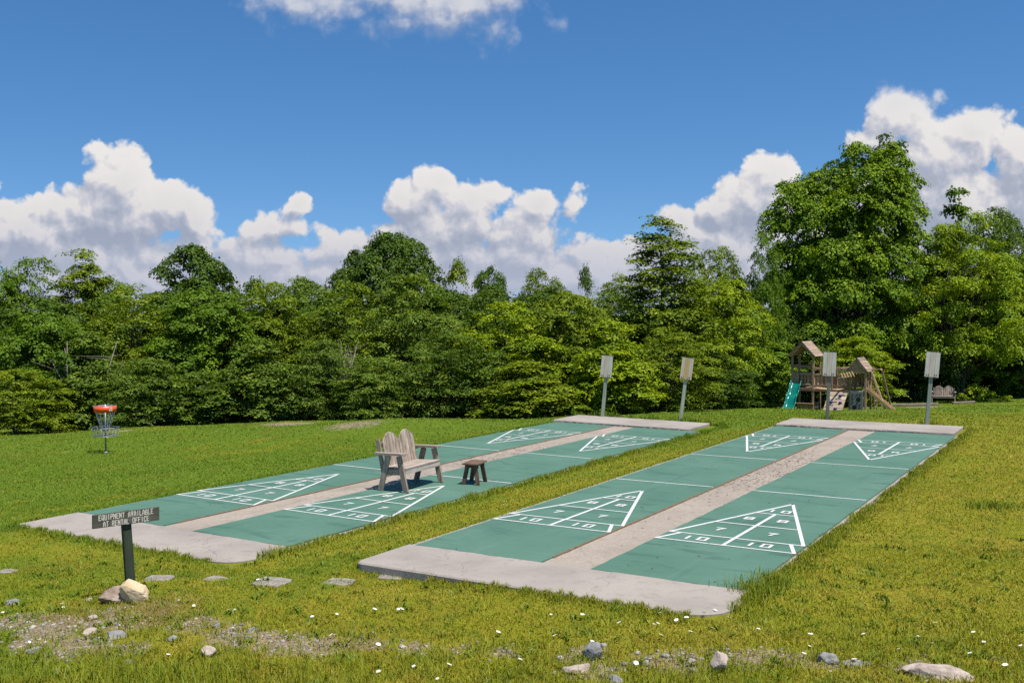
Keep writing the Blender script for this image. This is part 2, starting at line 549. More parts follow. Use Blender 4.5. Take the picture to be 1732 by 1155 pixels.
def tag(o, label=None, cat=None, group=None, kind=None):
    if label: o['label'] = label
    if cat: o['category'] = cat
    if group: o['group'] = group
    if kind: o['kind'] = kind
    return o


def copy_tree(o, parent=None):
    c = o.copy(); COL.objects.link(c)
    c.parent = parent
    for ch in list(o.children):
        copy_tree(ch, c)
    return c


# ------------------------------------------------------------------ stroke lettering (4 x 6 grid)
GL = {
    'A': [[(0, 0), (0, 4), (2, 6), (4, 4), (4, 0)], [(0, 2.4), (4, 2.4)]],
    'B': [[(0, 0), (0, 6), (3, 6), (3.6, 5.4), (3.6, 3.7), (3, 3.1), (0, 3.1)], [(3, 3.1), (4, 2.4), (4, .7), (3.2, 0), (0, 0)]],
    'C': [[(4, 5), (3, 6), (1, 6), (0, 5), (0, 1), (1, 0), (3, 0), (4, 1)]],
    'E': [[(4, 6), (0, 6), (0, 0), (4, 0)], [(0, 3.1), (3.2, 3.1)]],
    'F': [[(4, 6), (0, 6), (0, 0)], [(0, 3.1), (3.2, 3.1)]],
    'I': [[(2, 0), (2, 6)]],
    'L': [[(0, 6), (0, 0), (4, 0)]],
    'M': [[(0, 0), (0, 6), (2, 3), (4, 6), (4, 0)]],
    'N': [[(0, 0), (0, 6), (4, 0), (4, 6)]],
    'O': [[(1, 0), (0, 1), (0, 5), (1, 6), (3, 6), (4, 5), (4, 1), (3, 0), (1, 0)]],
    'P': [[(0, 0), (0, 6), (3, 6), (4, 5.2), (4, 3.6), (3, 2.8), (0, 2.8)]],
    'Q': [[(1, 0), (0, 1), (0, 5), (1, 6), (3, 6), (4, 5), (4, 1), (3, 0), (1, 0)], [(2.4, 1.6), (4.2, -.4)]],
    'R': [[(0, 0), (0, 6), (3, 6), (4, 5.2), (4, 3.8), (3, 3), (0, 3)], [(2, 3), (4, 0)]],
    'T': [[(0, 6), (4, 6)], [(2, 6), (2, 0)]],
    'U': [[(0, 6), (0, 1), (1, 0), (3, 0), (4, 1), (4, 6)]],
    'V': [[(0, 6), (2, 0), (4, 6)]],
    '0': [[(0, 0), (0, 6), (4, 6), (4, 0), (0, 0)]],
    '1': [[(2, 0), (2, 6)]],
    '7': [[(0, 6), (4, 6), (2.2, 3), (1.6, 0)]],
    '8': [[(0, 0), (0, 6), (4, 6), (4, 0), (0, 0)], [(0, 3), (4, 3)]],
}


def strokes_flat(mb, lines, width, fn):
    """flat ribbons: lines of 2D points -> fn(x,y) 3D, mitre-less but overlapping ends square"""
    for ln in lines:
        for (x0, y0), (x1, y1) in zip(ln[:-1], ln[1:]):
            d = Vector((x1 - x0, y1 - y0)); L = d.length; d /= L
            n = Vector((-d.y, d.x)) * width / 2; e = d * width * 0.42
            q = [(x0 - e.x - n.x, y0 - e.y - n.y), (x1 + e.x - n.x, y1 + e.y - n.y), (x1 + e.x + n.x, y1 + e.y + n.y), (x0 - e.x + n.x, y0 - e.y + n.y)]
            yield [fn(*p) for p in q]


def glyph_lines(ch, x, y, sx, sy):
    return [[(x + a * sx, y + b * sy) for a, b in ln] for ln in GL[ch]]


# ------------------------------------------------------------------ terrain
A_ROT = Matrix(((0.999942991617858, -0.0021199335897352086, 0.010465151499300671), (0.002101703960961005, 0.9999962555627735, 0.001752626854922649), (-0.010468827765737838, -0.001730532290143014, 0.9999437028669184)))
A_POS = Vector((-6.3558827, -0.17262073, -0.20484608))
A_NP = np.array(A_ROT); A_T = np.array(A_POS)
HALF_W = 2.26
Y_NEAR, Y_FAR = -8.93, 9.70

ctl = []
for px, py, d in [(0, 742, 34), (200, 729, 34), (400, 719, 35), (560, 713, 36), (750, 711.5, 36), (900, 710, 35), (179, 768, 28), (0, 800, 24), (0, 850, 18.5), (300, 790, 24), (420, 755, 28),
                  (1100, 709, 33), (1200, 698, 40), (1180, 691, 48), (1330, 698, 54), (1500, 692, 54), (1600, 684.5, 58), (1732, 681, 56), (1732, 722, 29), (1732, 701, 38), (1450, 709, 33),
                  (1000, 705, 38), (650, 712, 30), (2100, 690, 45), (2100, 760, 22), (-400, 760, 32), (-400, 850, 20)]:
    q = at(px, py, d); ctl.append((q.x, q.y, q.z))
for x, y, z in [(-2, -13.5, -.2), (1.4, -11.5, -.17), (5, -9.5, -.1), (-3.7, -11, -.16), (-6, -11, -.22), (-9.5, -10, -.28), (0, -25, -.3), (12, -12, .0), (5, 0, 0.0), (8, 5, 0.0), (8, -6, 0.02), (-15, -14, -.4), (14, 12, -.3), (-11, -3, -.32), (-11.5, 4, -.45)]:
    ctl.append((x, y, z))
for px, d, z in [(-300, 44, -2.1), (0, 42, -1.9), (300, 43, -1.7), (600, 44, -1.6), (900, 44, -1.5), (1100, 50, -1.8), (1300, 62, -2.6), (1600, 66, -2.7), (1900, 66, -2.4), (0, 75, -3.2), (900, 80, -3.2), (1700, 90, -3.4), (-900, 60, -2.6), (2600, 60, -1.5)]:
    q = at(px, 530, d); ctl.append((q.x, q.y, z))
ctl = np.array(ctl)


def tps_fit(P):
    n = len(P)
    d = np.hypot(P[:, None, 0] - P[None, :, 0], P[:, None, 1] - P[None, :, 1])
    K = np.where(d > 0, d * d * np.log(np.maximum(d, 1e-9)), 0) + np.eye(n) * 3.0
    Q = np.c_[np.ones(n), P[:, :2]]
    A = np.block([[K, Q], [Q.T, np.zeros((3, 3))]])
    return np.linalg.solve(A, np.r_[P[:, 2], np.zeros(3)])


TW = tps_fit(ctl)


def tps(x, y):
    x = np.asarray(x, float); y = np.asarray(y, float)
    out = TW[-3] + TW[-2] * x + TW[-1] * y
    for w, (cx, cy, _) in zip(TW[:-3], ctl):
        d2 = (x - cx) ** 2 + (y - cy) ** 2
        out = out + w * 0.5 * d2 * np.log(np.maximum(d2, 1e-12))
    return out


def rect_dist(x, y, x0, x1, y0, y1):
    dx = np.maximum(np.maximum(x0 - x, x - x1), 0); dy = np.maximum(np.maximum(y0 - y, y - y1), 0)
    return np.hypot(dx, dy)


def a_local(x, y):
    dx, dy = x - A_T[0], y - A_T[1]
    return dx * A_NP[0, 0] + dy * A_NP[1, 0], dx * A_NP[0, 1] + dy * A_NP[1, 1]


def a_plane_z(x, y):
    n = A_NP[:, 2]
    return A_T[2] - (n[0] * (x - A_T[0]) + n[1] * (y - A_T[1])) / n[2]


def sstep(x, a, b):
    t = np.clip((x - a) / (b - a), 0, 1)
    return t * t * (3 - 2 * t)


def slab_dists(x, y):
    lx, ly = a_local(x, y)
    return rect_dist(x, y, -HALF_W, HALF_W, Y_NEAR, Y_FAR), rect_dist(lx, ly, -HALF_W, HALF_W, Y_NEAR, Y_FAR)


def terrain_raw(x, y):
    x = np.asarray(x, float); y = np.asarray(y, float)
    z = tps(x, y)
    rr = np.hypot(x - 0, y - 5)
    far = sstep(rr, 75, 130)
    z = z * (1 - far) + (-3.3) * far
    # gentle lumps in the lawn
    z = z + 0.05 * np.sin(x * .9 + 1.3 * np.sin(y * .37)) * np.sin(y * .7 + x * .21) * (1 - far) * sstep(rr, 6, 16)
    dB, dA = slab_dists(x, y)
    wB = 1 - sstep(dB, 0.05, 1.5); wA = 1 - sstep(dA, 0.05, 1.5)
    offB = -0.035 - 0.085 * np.exp(-(((x + 1.7) / 1.3) ** 2 + ((y + 9.2) / .9) ** 2))
    # left/near corner of the other slab sits in the grass as well
    z = z * (1 - wB) + (0.0 + offB) * wB
    z = z * (1 - wA) + (a_plane_z(x, y) - 0.035) * wA
    return z


def lines(spec):
    out = []
    for a, b, s in spec:
        out += list(np.arange(a, b, s))
    return np.array(sorted(set(np.round(out, 4))))


GX = lines([(-2000, -200, 300), (-200, -62, 12), (-62, -12, .7), (-12, 10, .16), (10, 34, .7), (34, 200, 12), (200, 2001, 300)])
GY = lines([(-2000, -120, 300), (-120, -30, 10), (-30, -14, .6), (-14, -7.4, .13), (-7.4, 12, .3), (12, 60, .6), (60, 200, 10), (200, 2601, 300)])
XX, YY = np.meshgrid(GX, GY)
ZZ = terrain_raw(XX, YY)

# bare, stony or worn spots: (px, py, radius in metres, strength)
BARE = [(40, 1050, .35, .9), (100, 1062, .45, 1), (160, 1057, .40, 1), (230, 1052, .35, .9), (268, 1028, .30, .8), (330, 1058, .35, .8), (400, 1075, .36, .9), (440, 1082, .32, .9), (480, 1090, .34, 1), (540, 1095, .32, .9),
        (60, 1085, .36, .8), (130, 1096, .4, .9), (220, 1100, .3, .7), (620, 1088, .3, .7), (700, 1095, .28, .7), (780, 1100, .25, .6), (850, 1105, .25, .7), (985, 1110, .3, .8), (1000, 1135, .3, .9), (1100, 1118, .26, .8), (1160, 1122, .35, .8),
        (1270, 1112, .3, .8), (1330, 1112, .28, .7), (1400, 1122, .3, .7), (1560, 1135, .35, .8), (1680, 1115, .2, .6), (200, 1030, .22, .7), (250, 1042, .3, .7),
        (490, 717, 1.0, 1), (600, 717, 1.2, .75), (112, 729, .6, .9), (205, 729, .5, .9), (100, 960, .3, .35), (12, 965, .2, .6), (1450, 694, 2.0, .7), (1560, 688, 1.6, .7)]
BW = []
bare = np.zeros_like(ZZ)


def grid_z(x, y):
    """bilinear on the terrain sheet itself, so things stand on it"""
    x = np.asarray(x, float); y = np.asarray(y, float)
    i = np.clip(np.searchsorted(GX, x) - 1, 0, len(GX) - 2); j = np.clip(np.searchsorted(GY, y) - 1, 0, len(GY) - 2)
    u = (x - GX[i]) / (GX[i + 1] - GX[i]); v = (y - GY[j]) / (GY[j + 1] - GY[j])
    return ZZ[j, i] * (1 - u) * (1 - v) + ZZ[j, i + 1] * u * (1 - v) + ZZ[j + 1, i] * (1 - u) * v + ZZ[j + 1, i + 1] * u * v


def on_ground(px, py, dmin=6.0, dmax=80.0):
    """first meeting of a picture ray with the lawn"""
    r = ray(px, py)
    ds = np.arange(dmin, dmax, 0.05)
    xs, ys, zs = CAM.x + r.x * ds, CAM.y + r.y * ds, CAM.z + r.z * ds
    hit = np.nonzero(zs <= grid_z(xs, ys))[0]
    d = ds[hit[0]] if len(hit) else 40.0
    p = CAM + r * float(d)
    return Vector((p.x, p.y, float(grid_z(p.x, p.y))))


def ground_at(px, d):
    p = at(px, 530, d)
    return Vector((p.x, p.y, float(grid_z(p.x, p.y))))


for px, py, r_, s_ in BARE:
    p = on_ground(px, py)
    BW.append((p.x, p.y, r_, s_))


def bare_at(x, y):
    b = np.zeros_like(np.asarray(x, float))
    for cx, cy, r_, s_ in BW:
        b = np.maximum(b, s_ * .88 * np.exp(-((x - cx) ** 2 + (y - cy) ** 2) / (1.3 * r_ * r_)))
    return b


bare = bare_at(XX, YY)
ny, nx = XX.shape
idx = np.arange(nx * ny).reshape(ny, nx)
quads = np.c_[idx[:-1, :-1].ravel(), idx[:-1, 1:].ravel(), idx[1:, 1:].ravel(), idx[1:, :-1].ravel()]
ground = np_mesh('ground', np.c_[XX.ravel(), YY.ravel(), ZZ.ravel()], quads, M['turf'], {'bare': ('POINT', bare.ravel())}, smooth=True)
tag(ground, kind='structure')

# ------------------------------------------------------------------ shuffleboard courts
FT = 0.3048
L39 = 39 * FT
GAP, HW = 0.6603, 0.914
BASE0 = -L39 / 2
LANE_N, LANE_F = BASE0 - 1.9037, L39 / 2 + 1.966


def jag_sheet(x0, x1, y0, y1, z, th, seed, amp=0.012, step=0.12):
    """slab piece whose plan outline wanders a little, like poured or painted edges do"""
    r = random.Random(seed)

    def side(pa, pb):
        n = max(2, int((Vector(pb) - Vector(pa)).length / step)); out = []; w = 0
        for i in range(n):
            t = i / n; w = w * .6 + r.uniform(-amp, amp)
            x = pa[0] + (pb[0] - pa[0]) * t; y = pa[1] + (pb[1] - pa[1]) * t
            if i:
                if pa[0] == pb[0]: x += w
                else: y += w
            out.append((x, y))
        return out
    c = [(x0, y0), (x1, y0), (x1, y1), (x0, y1)]
    pts = []
    for i in range(4):
        pts += side(c[i], c[(i + 1) % 4])
    mb = MB()
    mb.prism([(x, y, z - th) for x, y in pts], (0, 0, th), 0.5)
    return mb


def rounded_apron(x0, x1, y0, y1, z, th, rad_l, rad_r, seed, jag_top=False):
    r = random.Random(seed); pts = []

    def arc(cx, cy, a0, a1, rr):
        return [(cx + rr * math.cos(a0 + (a1 - a0) * i / 6), cy + rr * math.sin(a0 + (a1 - a0) * i / 6)) for i in range(7)]
    pts += arc(x0 + rad_l, y0 + rad_l, math.pi, 1.5 * math.pi, rad_l)
    pts += arc(x1 - rad_r, y0 + rad_r, 1.5 * math.pi, 2 * math.pi, rad_r)
    pts += [(x1, y1)]
    n = 60 if jag_top else 34
    w = 0
    for i in range(1, n):
        w = w * .5 + r.uniform(-1, 1) * (0.02 if jag_top else 0.012)
        pts.append((x1 + (x0 - x1) * i / n, y1 + w))
    pts += [(x0, y1)]
    mb = MB()
    n = len(pts)
    ins = 0.018
    cx, cy = (x0 + x1) / 2, (y0 + y1) / 2

    def inset(p):
        return (p[0] + ins * (1 if p[0] < cx else -1) * (1 if abs(p[0] - cx) > 1.9 else 0), p[1] + (ins if p[1] < cy else 0), z)
    lo = [(p[0], p[1], z - th) for p in pts]; mid = [(p[0], p[1], z - ins) for p in pts]; top = [inset(p) for p in pts]
    fs = [tuple(range(2 * n, 3 * n))]
    for i in range(n):
        k = (i + 1) % n
        fs.append((i, k, n + k, n + i)); fs.append((n + i, n + k, 2 * n + k, 2 * n + i))
    mb.add(lo + mid + top, fs, 0.5)
    return mb


def triangle_marks(flip, cx):
    """scoring triangle with its base towards the near end; FLIP for the far one"""
    t7, td, tw, hb = 0.457, 2.743, 0.894, 0.903
    inn = 0.735
    ap = t7 + td
    Ls = [(0.048, [[(-tw, t7), (0, ap), (tw, t7)], [(-hb, 0), (-inn, t7)], [(hb, 0), (inn, t7)], [(0, 0), (0, t7 + td * 2 / 3)]]),
          (0.037, [[(-hb, 0), (hb, 0)], [(-tw, t7), (tw, t7)], [(-tw * 2 / 3, t7 + td / 3), (tw * 2 / 3, t7 + td / 3)], [(-tw / 3, t7 + td * 2 / 3), (tw / 3, t7 + td * 2 / 3)]])]
    dig = []

    def num(sx, y, txt, h):
        w = 0.105
        if txt == '10':
            dig.append(glyph_lines('1', sx - 0.13 - w * .5, y - h / 2, w / 4, h / 6))
            dig.append(glyph_lines('0', sx + 0.02, y - h / 2, w / 4, h / 6))
        else:
            dig.append(glyph_lines(txt, sx - w / 2, y - h / 2, w / 4, h / 6))
    for sd in (-1, 1):
        num(sd * 0.42, 0.225, '10', 0.165)
        num(sd * 0.36, t7 + td / 6, '7', 0.15)
        num(sd * 0.24, t7 + td / 2, '8', 0.15)
    num(0.02, t7 + td * 0.75 - 0.0, '10', 0.16)
    sgn = -1 if flip else 1

    def fn(x, y, zz):
        return (cx + sgn * x, sgn * (BASE0 + y), zz)
    mb = MB()
    zz = 0.004
    for w, ls in Ls:
        for ln in ls:
            for q in strokes_flat(mb, [ln], w, lambda a, b: fn(a, b, zz)):
                mb.add(q, [(0, 1, 2, 3)], 0.5)
            zz += 0.0003
    zz = 0.004
    for g in dig:
        for ln in g:
            for q in strokes_flat(mb, [ln], 0.037, lambda a, b: fn(a, b, zz)):
                mb.add(q, [(0, 1, 2, 3)], 0.5)
                zz += 0.00015
    return mb


def court(name, label, seed, fx0, fx1):
    root = empty(name, (0, 0, 0))
    tag(root, label, 'shuffleboard court', 'double shuffleboard courts')
    # bed the lanes lie in
    mb = jag_sheet(-HALF_W, HALF_W, LANE_N - .02, LANE_F + .05, -0.022, 0.16, seed, 0.01)
    mb.build('concrete_bed', M['concrete'], root)
    rounded_apron(-HALF_W, HALF_W, Y_NEAR, LANE_N, 0.0, 0.17, 0.12, 0.42, seed + 1).build('end_apron', M['concrete'], root)
    rounded_apron(fx0, fx1, LANE_F + 0.10, Y_FAR, 0.045, 0.2, 0.1, 0.1, seed + 2).build('end_apron', M['concrete'], root)
    # rough crumbled lip in front of the far apron
    r = random.Random(seed + 9)
    x = fx0 + .05
    while x < fx1 - .1:
        w = r.uniform(.05, .22)
        if r.random() < 0.72:
            lip = MB(); lip.prism([(x, LANE_F + .09 - r.uniform(.0, .07), -.03), (x + w * .9, LANE_F + .09 - r.uniform(.0, .07), -.03), (x + w * .9, LANE_F + .105, -.03), (x, LANE_F + .105, -.03)], (0, 0, r.uniform(.035, .068)))
            lip.build('broken_chunk', M['strip'], root)
        x += w
    jag_sheet(-GAP / 2 + .008, GAP / 2 - .008, LANE_N + .003, LANE_F + .05, -0.014, 0.1, seed + 3, 0.002).build('centre_strip', M['strip'], root)
    for li, sx in enumerate((-1, 1)):
        cx = sx * (GAP / 2 + HW)
        ln = jag_sheet(cx - HW, cx + HW, LANE_N + .004, LANE_F, 0.0, 0.019, seed + 5 + li, 0.007).build('playing_lane', M['court'], root)
        if sx < 0:
            e = jag_sheet(cx + HW - .012, cx + HW + .022, LANE_N + .3, LANE_F - .2, 0.001, 0.05, seed + 8, 0.004).build('worn_edge', M['edge'], ln)
        for flip in (False, True):
            triangle_marks(flip, cx).build('scoring_triangle', M['line'], ln)
            mb = MB(); y = BASE0 + 0.457 + 2.743 + 0.914
            y = -y if flip else y
            mb.add([(cx - HW + .01, y - .02, .004), (cx + HW - .02, y - .02, .004), (cx + HW - .02, y + .02, .004), (cx - HW + .01, y + .02, .004)], [(0, 1, 2, 3)])
            mb.build('dead_line', M['line'], ln)
    return root


cB = court('shuffleboard_court', 'pair of green lanes nearest the camera, its apron edge showing above the grass', 11, -2.22, 2.10)
cA = court('shuffleboard_court', 'pair of green lanes carrying the two-seat wooden bench and small stool', 41, -2.32, 1.86)
cA.location = A_POS
cA.rotation_euler = A_ROT.to_euler()


def A_world(x, y, z=0.0):
    return A_POS + A_ROT @ Vector((x, y, z))


# ------------------------------------------------------------------ double bench
def arch_back(y0, y1, n, z0, z1, lean, th, xb):
    """a panel of n upright slats with an arched top; returns MB. lean: x shift per metre (negative)"""
    mb = MB()
    w = (y1 - y0) / n
    yc = (y0 + y1) / 2
    for i in range(n):
        a, b = y0 + i * w + .004, y0 + (i + 1) * w - .004

        def top(y):
            t = abs(y - yc) / ((y1 - y0) / 2)
            return z1 - 0.17 * (t ** 2.2)
        ys = [a, (a + b) / 2, b]
        poly = [(a, z0), (b, z0)] + [(y, top(y)) for y in reversed(ys)]
        mb.prism([(xb + lean * (z - z0), y, z) for y, z in poly], (th, 0, th * -lean * .0))
    return mb


def make_bench(loc, rot, label):
    root = empty('garden_bench', loc, rot)
    tag(root, label, 'bench', 'weathered two-seat garden benches')
    W = 0.615   # half width over the side frames
    # seat: five planks along y, front one rounded down
    mb = MB()
    for i in range(5):
        x = -0.185 + i * 0.100
        z = 0.405 + 0.004 * i
        hw = W - 0.06 + (0.05 if i >= 3 else 0)
        mb.box((x, 0, z), (0.090, 2 * hw, 0.028), Matrix.Rotation(-0.035, 3, 'Y'))
    mb.build('seat', M['wood_y'], root, bevel=.004)
    mb = MB(); mb.box((0.238, 0, 0.366), (0.032, 2 * W - .02, 0.10)); mb.build('front_rail', M['wood_y'], root, bevel=.004)
    mb = MB(); mb.box((-0.215, 0, 0.315), (0.036, 2 * W - .06, 0.09)); mb.build('back_rail', M['wood_leg'], root, bevel=.004)
    # two arched backs
    for y0, y1 in ((-0.525, -0.004), (0.004, 0.525)):
        arch_back(y0, y1, 5, 0.345, 1.005, -0.20, 0.024, -0.195).build('back_panel', M['wood_z'], root, bevel=.003)
    mb = MB(); mb.beam((-0.315, -0.56, 0.80), (-0.315, 0.56, 0.80), 0.035, 0.08, (1, 0, 0)); mb.build('back_brace', M['wood_leg'], root, bevel=.004)
    for s in (-1, 1):
        mb = MB(); mb.beam((-0.225, s * (W - .055), 0.27), (-0.36, s * (W - .055), 0.90), 0.075, 0.04, (1, 0, 0)); mb.build('back_post', M['wood_leg'], root, bevel=.004)
        mb = MB(); mb.beam((0.275, s * W, 0.0), (0.115, s * W, 0.635), 0.10, 0.042, (1, 0, 0)); mb.build('leg', M['wood_leg'], root, bevel=.004)
        mb = MB(); mb.beam((-0.265, s * W, 0.0), (-0.10, s * W, 0.635), 0.10, 0.042, (1, 0, 0)); mb.build('leg', M['wood_leg'], root, bevel=.004)
        mb = MB(); mb.beam((-0.25, s * (W - .04), 0.325), (0.22, s * (W - .04), 0.352), 0.036, 0.10, (0, 1, 0)); mb.build('seat_rail', M['wood_leg'], root, bevel=.004)
        mb = MB(); mb.prism([(-0.375, s * W - .05, .637), (0.20, s * W - .068, .652), (0.255, s * W - .03, .653), (0.255, s * W + .03, .653), (0.20, s * W + .068, .652), (-0.375, s * W + .05, .637)], (0, 0, 0.042))
        mb.build('armrest', M['wood_x'], root, bevel=.005)
    return root


bpos = A_world(0.777, -3.114, 0.0)
make_bench(bpos, (A_ROT.to_euler().x, A_ROT.to_euler().y, rad(5)), 'weathered grey two-seat bench with arched slat backs standing on the green court')


# ------------------------------------------------------------------ stool
def make_stool(loc, rz):
    root = empty('wooden_stool', loc, (A_ROT.to_euler().x, A_ROT.to_euler().y, rz))
    tag(root, 'small brown slatted stool with splayed legs beside the bench', 'stool')
    H = 0.40
    mb = MB()
    for i, x in enumerate((-0.115, -0.038, 0.038, 0.115)):
        mb.box((x, 0.0 + random.uniform(-.006, .006), H - .014), (0.070, 0.53, 0.028))
    mb.build('seat', M['brown_y'], root, bevel=.003)
    for y in (-0.165, 0.165):
        mb = MB(); mb.box((0, y, H - .06), (0.26, 0.035, 0.06)); mb.build('cross_rail', M['brown_z'], root, bevel=.003)
        s = 1 if y > 0 else -1
        for x in (-1, 1):
            mb = MB(); mb.beam((x * 0.14, y + s * .045, 0), (x * 0.075, y + s * .01, H - .03), 0.075, 0.036, (1, 0, 0)); mb.build('leg', M['brown_z'], root, bevel=.003)
    return root


make_stool(A_world(1.556, -2.19), rad(13))


# ------------------------------------------------------------------ notice sign
def make_sign():
    g = on_ground(222, 1003)
    base = at(222, 1003, (g - CAM).dot(FWD)); base.z = float(grid_z(base.x, base.y))
    d = (base - CAM).dot(FWD)
    # across-direction of the board: 47 degrees to the viewing axis
    th = math.atan2(RGT.y, RGT.x) + rad(44)
    root = empty('notice_sign', base - Vector((0, 0, .05)), (0, 0, th))
    tag(root, 'dark painted wooden sign reading EQUIPMENT AVAILABLE AT RENTAL OFFICE on a short post', 'sign')
    # local x along the board (away to the right), -y faces the reader
    def h_of(py):
        return (py - 530) / F * d
    H = (1003 - 862) / F * d + .05
    lean = -0.055
    mb = MB(); mb.beam((0, 0, 0), (lean, 0.0, H), 0.10, 0.05, (1, 0, 0)); mb.build('post', M['sign_post'], root, bevel=.004)
    bw, bh = 0.745, 0.148
    cb = Vector((lean - 0.005, -0.04, H - bh * .46))
    mb = MB(); mb.box((0, 0, 0), (bw, 0.026, bh)); bo = mb.build('board', M['sign_board'], root, bevel=.003)
    bo.location = cb; bo.rotation_euler = (0, rad(0.6), 0)
    mb = MB()
    rows = [('EQUIPMENT AVAILABLE', 0.010, 0.052, 0.0405), ('AT RENTAL OFFICE', -0.064, 0.052, 0.0405)]
    r = random.Random(3)
    yy = -0.0135
    for txt, y, h, adv in rows:
        adv *= 0.80
        n = len(txt); x = -n * adv / 2 + 0.0
        for ch in txt:
            if ch != ' ':
                jy = r.uniform(-.002, .002)
                for ln in glyph_lines(ch, x, y + jy, adv * .60 / 4, h / 6):
                    for q in strokes_flat(mb, [ln], 0.0088, lambda a, b: (a, yy, b)):
                        mb.add(q, [(0, 1, 2, 3)], .5)
                        yy -= 0.00002
            x += adv
    mb.build('lettering', M['cream'], bo)
    mb = MB()
    for x in (-.02, .02):
        mb = MB(); mb.tube([(x, -.012, .02 if x < 0 else -.03), (x, -.018, .02 if x < 0 else -.03)], .006, 8); mb.build('screw', M['steel'], bo)
    return root


make_sign()


# ------------------------------------------------------------------ rocks
def rock_mesh(seed, sx, sy, sz, rough=0.22, facets=10):
    r = np.random.default_rng(seed)
    import bmesh
    bm = bmesh.new()
    bmesh.ops.create_icosphere(bm, subdivisions=4, radius=1.0)
    P = np.array([v.co[:] for v in bm.verts])
    dirs = r.normal(size=(facets + 6, 3)); dirs /= np.linalg.norm(dirs, axis=1)[:, None]
    cut = r.uniform(.52, .9, len(dirs))
    s = P @ dirs.T
    lim = np.min(np.where(s > 1e-3, cut[None, :] / np.maximum(s, 1e-3), 9), axis=1)
    rr = np.minimum(1.0, lim)
    P = P * rr[:, None]
    ph = r.uniform(0, 6, 9); w = r.normal(size=(9, 3)) * 3.2
    n = sum(np.sin(P @ w[i] + ph[i]) / (1.5 + i * .4) for i in range(9))
    P = P * (1 + rough * .20 * n)[:, None]
    w = r.normal(size=(9, 3)) * 11
    n = sum(np.sin(P @ w[i] + ph[i]) for i in range(9)) / 9
    P = P * (1 + rough * .30 * n)[:, None]
    for v, p in zip(bm.verts, P):
        v.co = (p[0] * sx, p[1] * sy, p[2] * sz)
    me = bpy.data.meshes.new('rock'); bm.to_mesh(me); bm.free()
    return me


ROCKS = []


def rock(px, py, w_px, h_px, mat, label, seed, sink=0.3, depth=.8, rz=0.0, tilt=(0, 0), name='rock', group=None, cat='rock'):
    """px,py: where the rock's foot shows; w_px/h_px: visible size"""
    p = on_ground(px, py)
    d = (p - CAM).dot(FWD)
    sx = w_px / F * d / 2 * 1.12; hz = h_px / F * d
    sz = hz / (2 * (1 - sink)) * 1.12
    me = rock_mesh(seed, sx, sx * depth, sz)
    me.materials.append(mat)
    o = bpy.data.objects.new(name, me); COL.objects.link(o)
    ROCKS.append((p, sx, depth))
    o.location = p + Vector((0, 0, sz * (1 - 2 * sink) - .012)) + Vector((FWD.x, FWD.y, 0)) * sx * depth * .5
    o.rotation_euler = (tilt[0], tilt[1], math.atan2(RGT.y, RGT.x) + rz)
    tag(o, label, cat, group)
    return o


rock(224, 1022, 50, 40, M['rock_tan'], 'large smooth tan rock leaning against the sign post', 101, .12, .6, .3, (0.1, 0.12))
rock(188, 1022, 56, 26, M['rock_brown'], 'jagged brown and grey rock beside the tan rock', 102, .18, .7, .1)
rock(150, 1018, 14, 8, M['rock_pink'], 'small pinkish stone at the end of the brown rock', 103)
rock(20, 1024, 24, 13, M['rock_grey'], 'low grey stone lying in grass away from the sign', 104, .35)
rock(350, 1112, 24, 20, M['rock_pink'], 'pale pointed pink stone standing in the gravel verge', 105, .15, .8, .3, (0, .3))
rock(1005, 1117, 40, 30, M['rock_grey'], 'blue grey upright rock in the verge', 106, .15, .7, .4, (.1, -.5))
rock(978, 1142, 46, 16, M['rock_pink'], 'flat reddish slab rock below the blue grey upright rock', 107, .3)
rock(1045, 1158, 32, 17, M['rock_grey'], 'grey stone at the lower edge of the verge', 108, .3)
rock(1219, 1140, 30, 40, M['rock_pink'], 'tall pale rock with a grass clump against it', 109, .12, .8, .2, (0, .25))
rock(1402, 1125, 38, 20, M['rock_grey'], 'rounded blue grey stone among white daisies', 110, .3)
rock(1585, 1152, 116, 24, M['rock_pink'], 'long flat pinkish rock half buried in the verge', 111, .45, .35, -.25, (0, .08))
rock(1450, 1128, 60, 9, M['rock_grey'], 'thin flat grey slab beside the rounded stone', 112, .5, .5)
rock(157, 1049, 22, 8, M['rock_pink'], 'orange brown stone in the dirt below the sign', 113, .3)
rock(192, 1080, 40, 11, M['rock_grey'], 'broad flat light grey stone in the gravel under the sign', 114, .4)
rock(55, 1104, 28, 10, M['rock_grey'], 'dark grey stone near the tall grass at the corner', 115, .4)
rock(290, 1086, 26, 9, M['rock_grey'], 'flat bluish stone between sign and pointed stone', 116, .4)
rock(425, 1070, 26, 8, M['rock_grey'], 'flat slate coloured stone at the edge of the gravel', 117, .4)
rock(365, 1062, 20, 9, M['rock_grey'], 'small blue grey stone above the pointed pink stone', 118, .4)
rock(215, 1122, 30, 8, M['rock_grey'], 'grey slab stone nearly covered by long grass', 119, .5)
rock(150, 1075, 30, 10, M['rock_pink'], 'rough pale stone in the middle of the gravel patch', 120, .4)

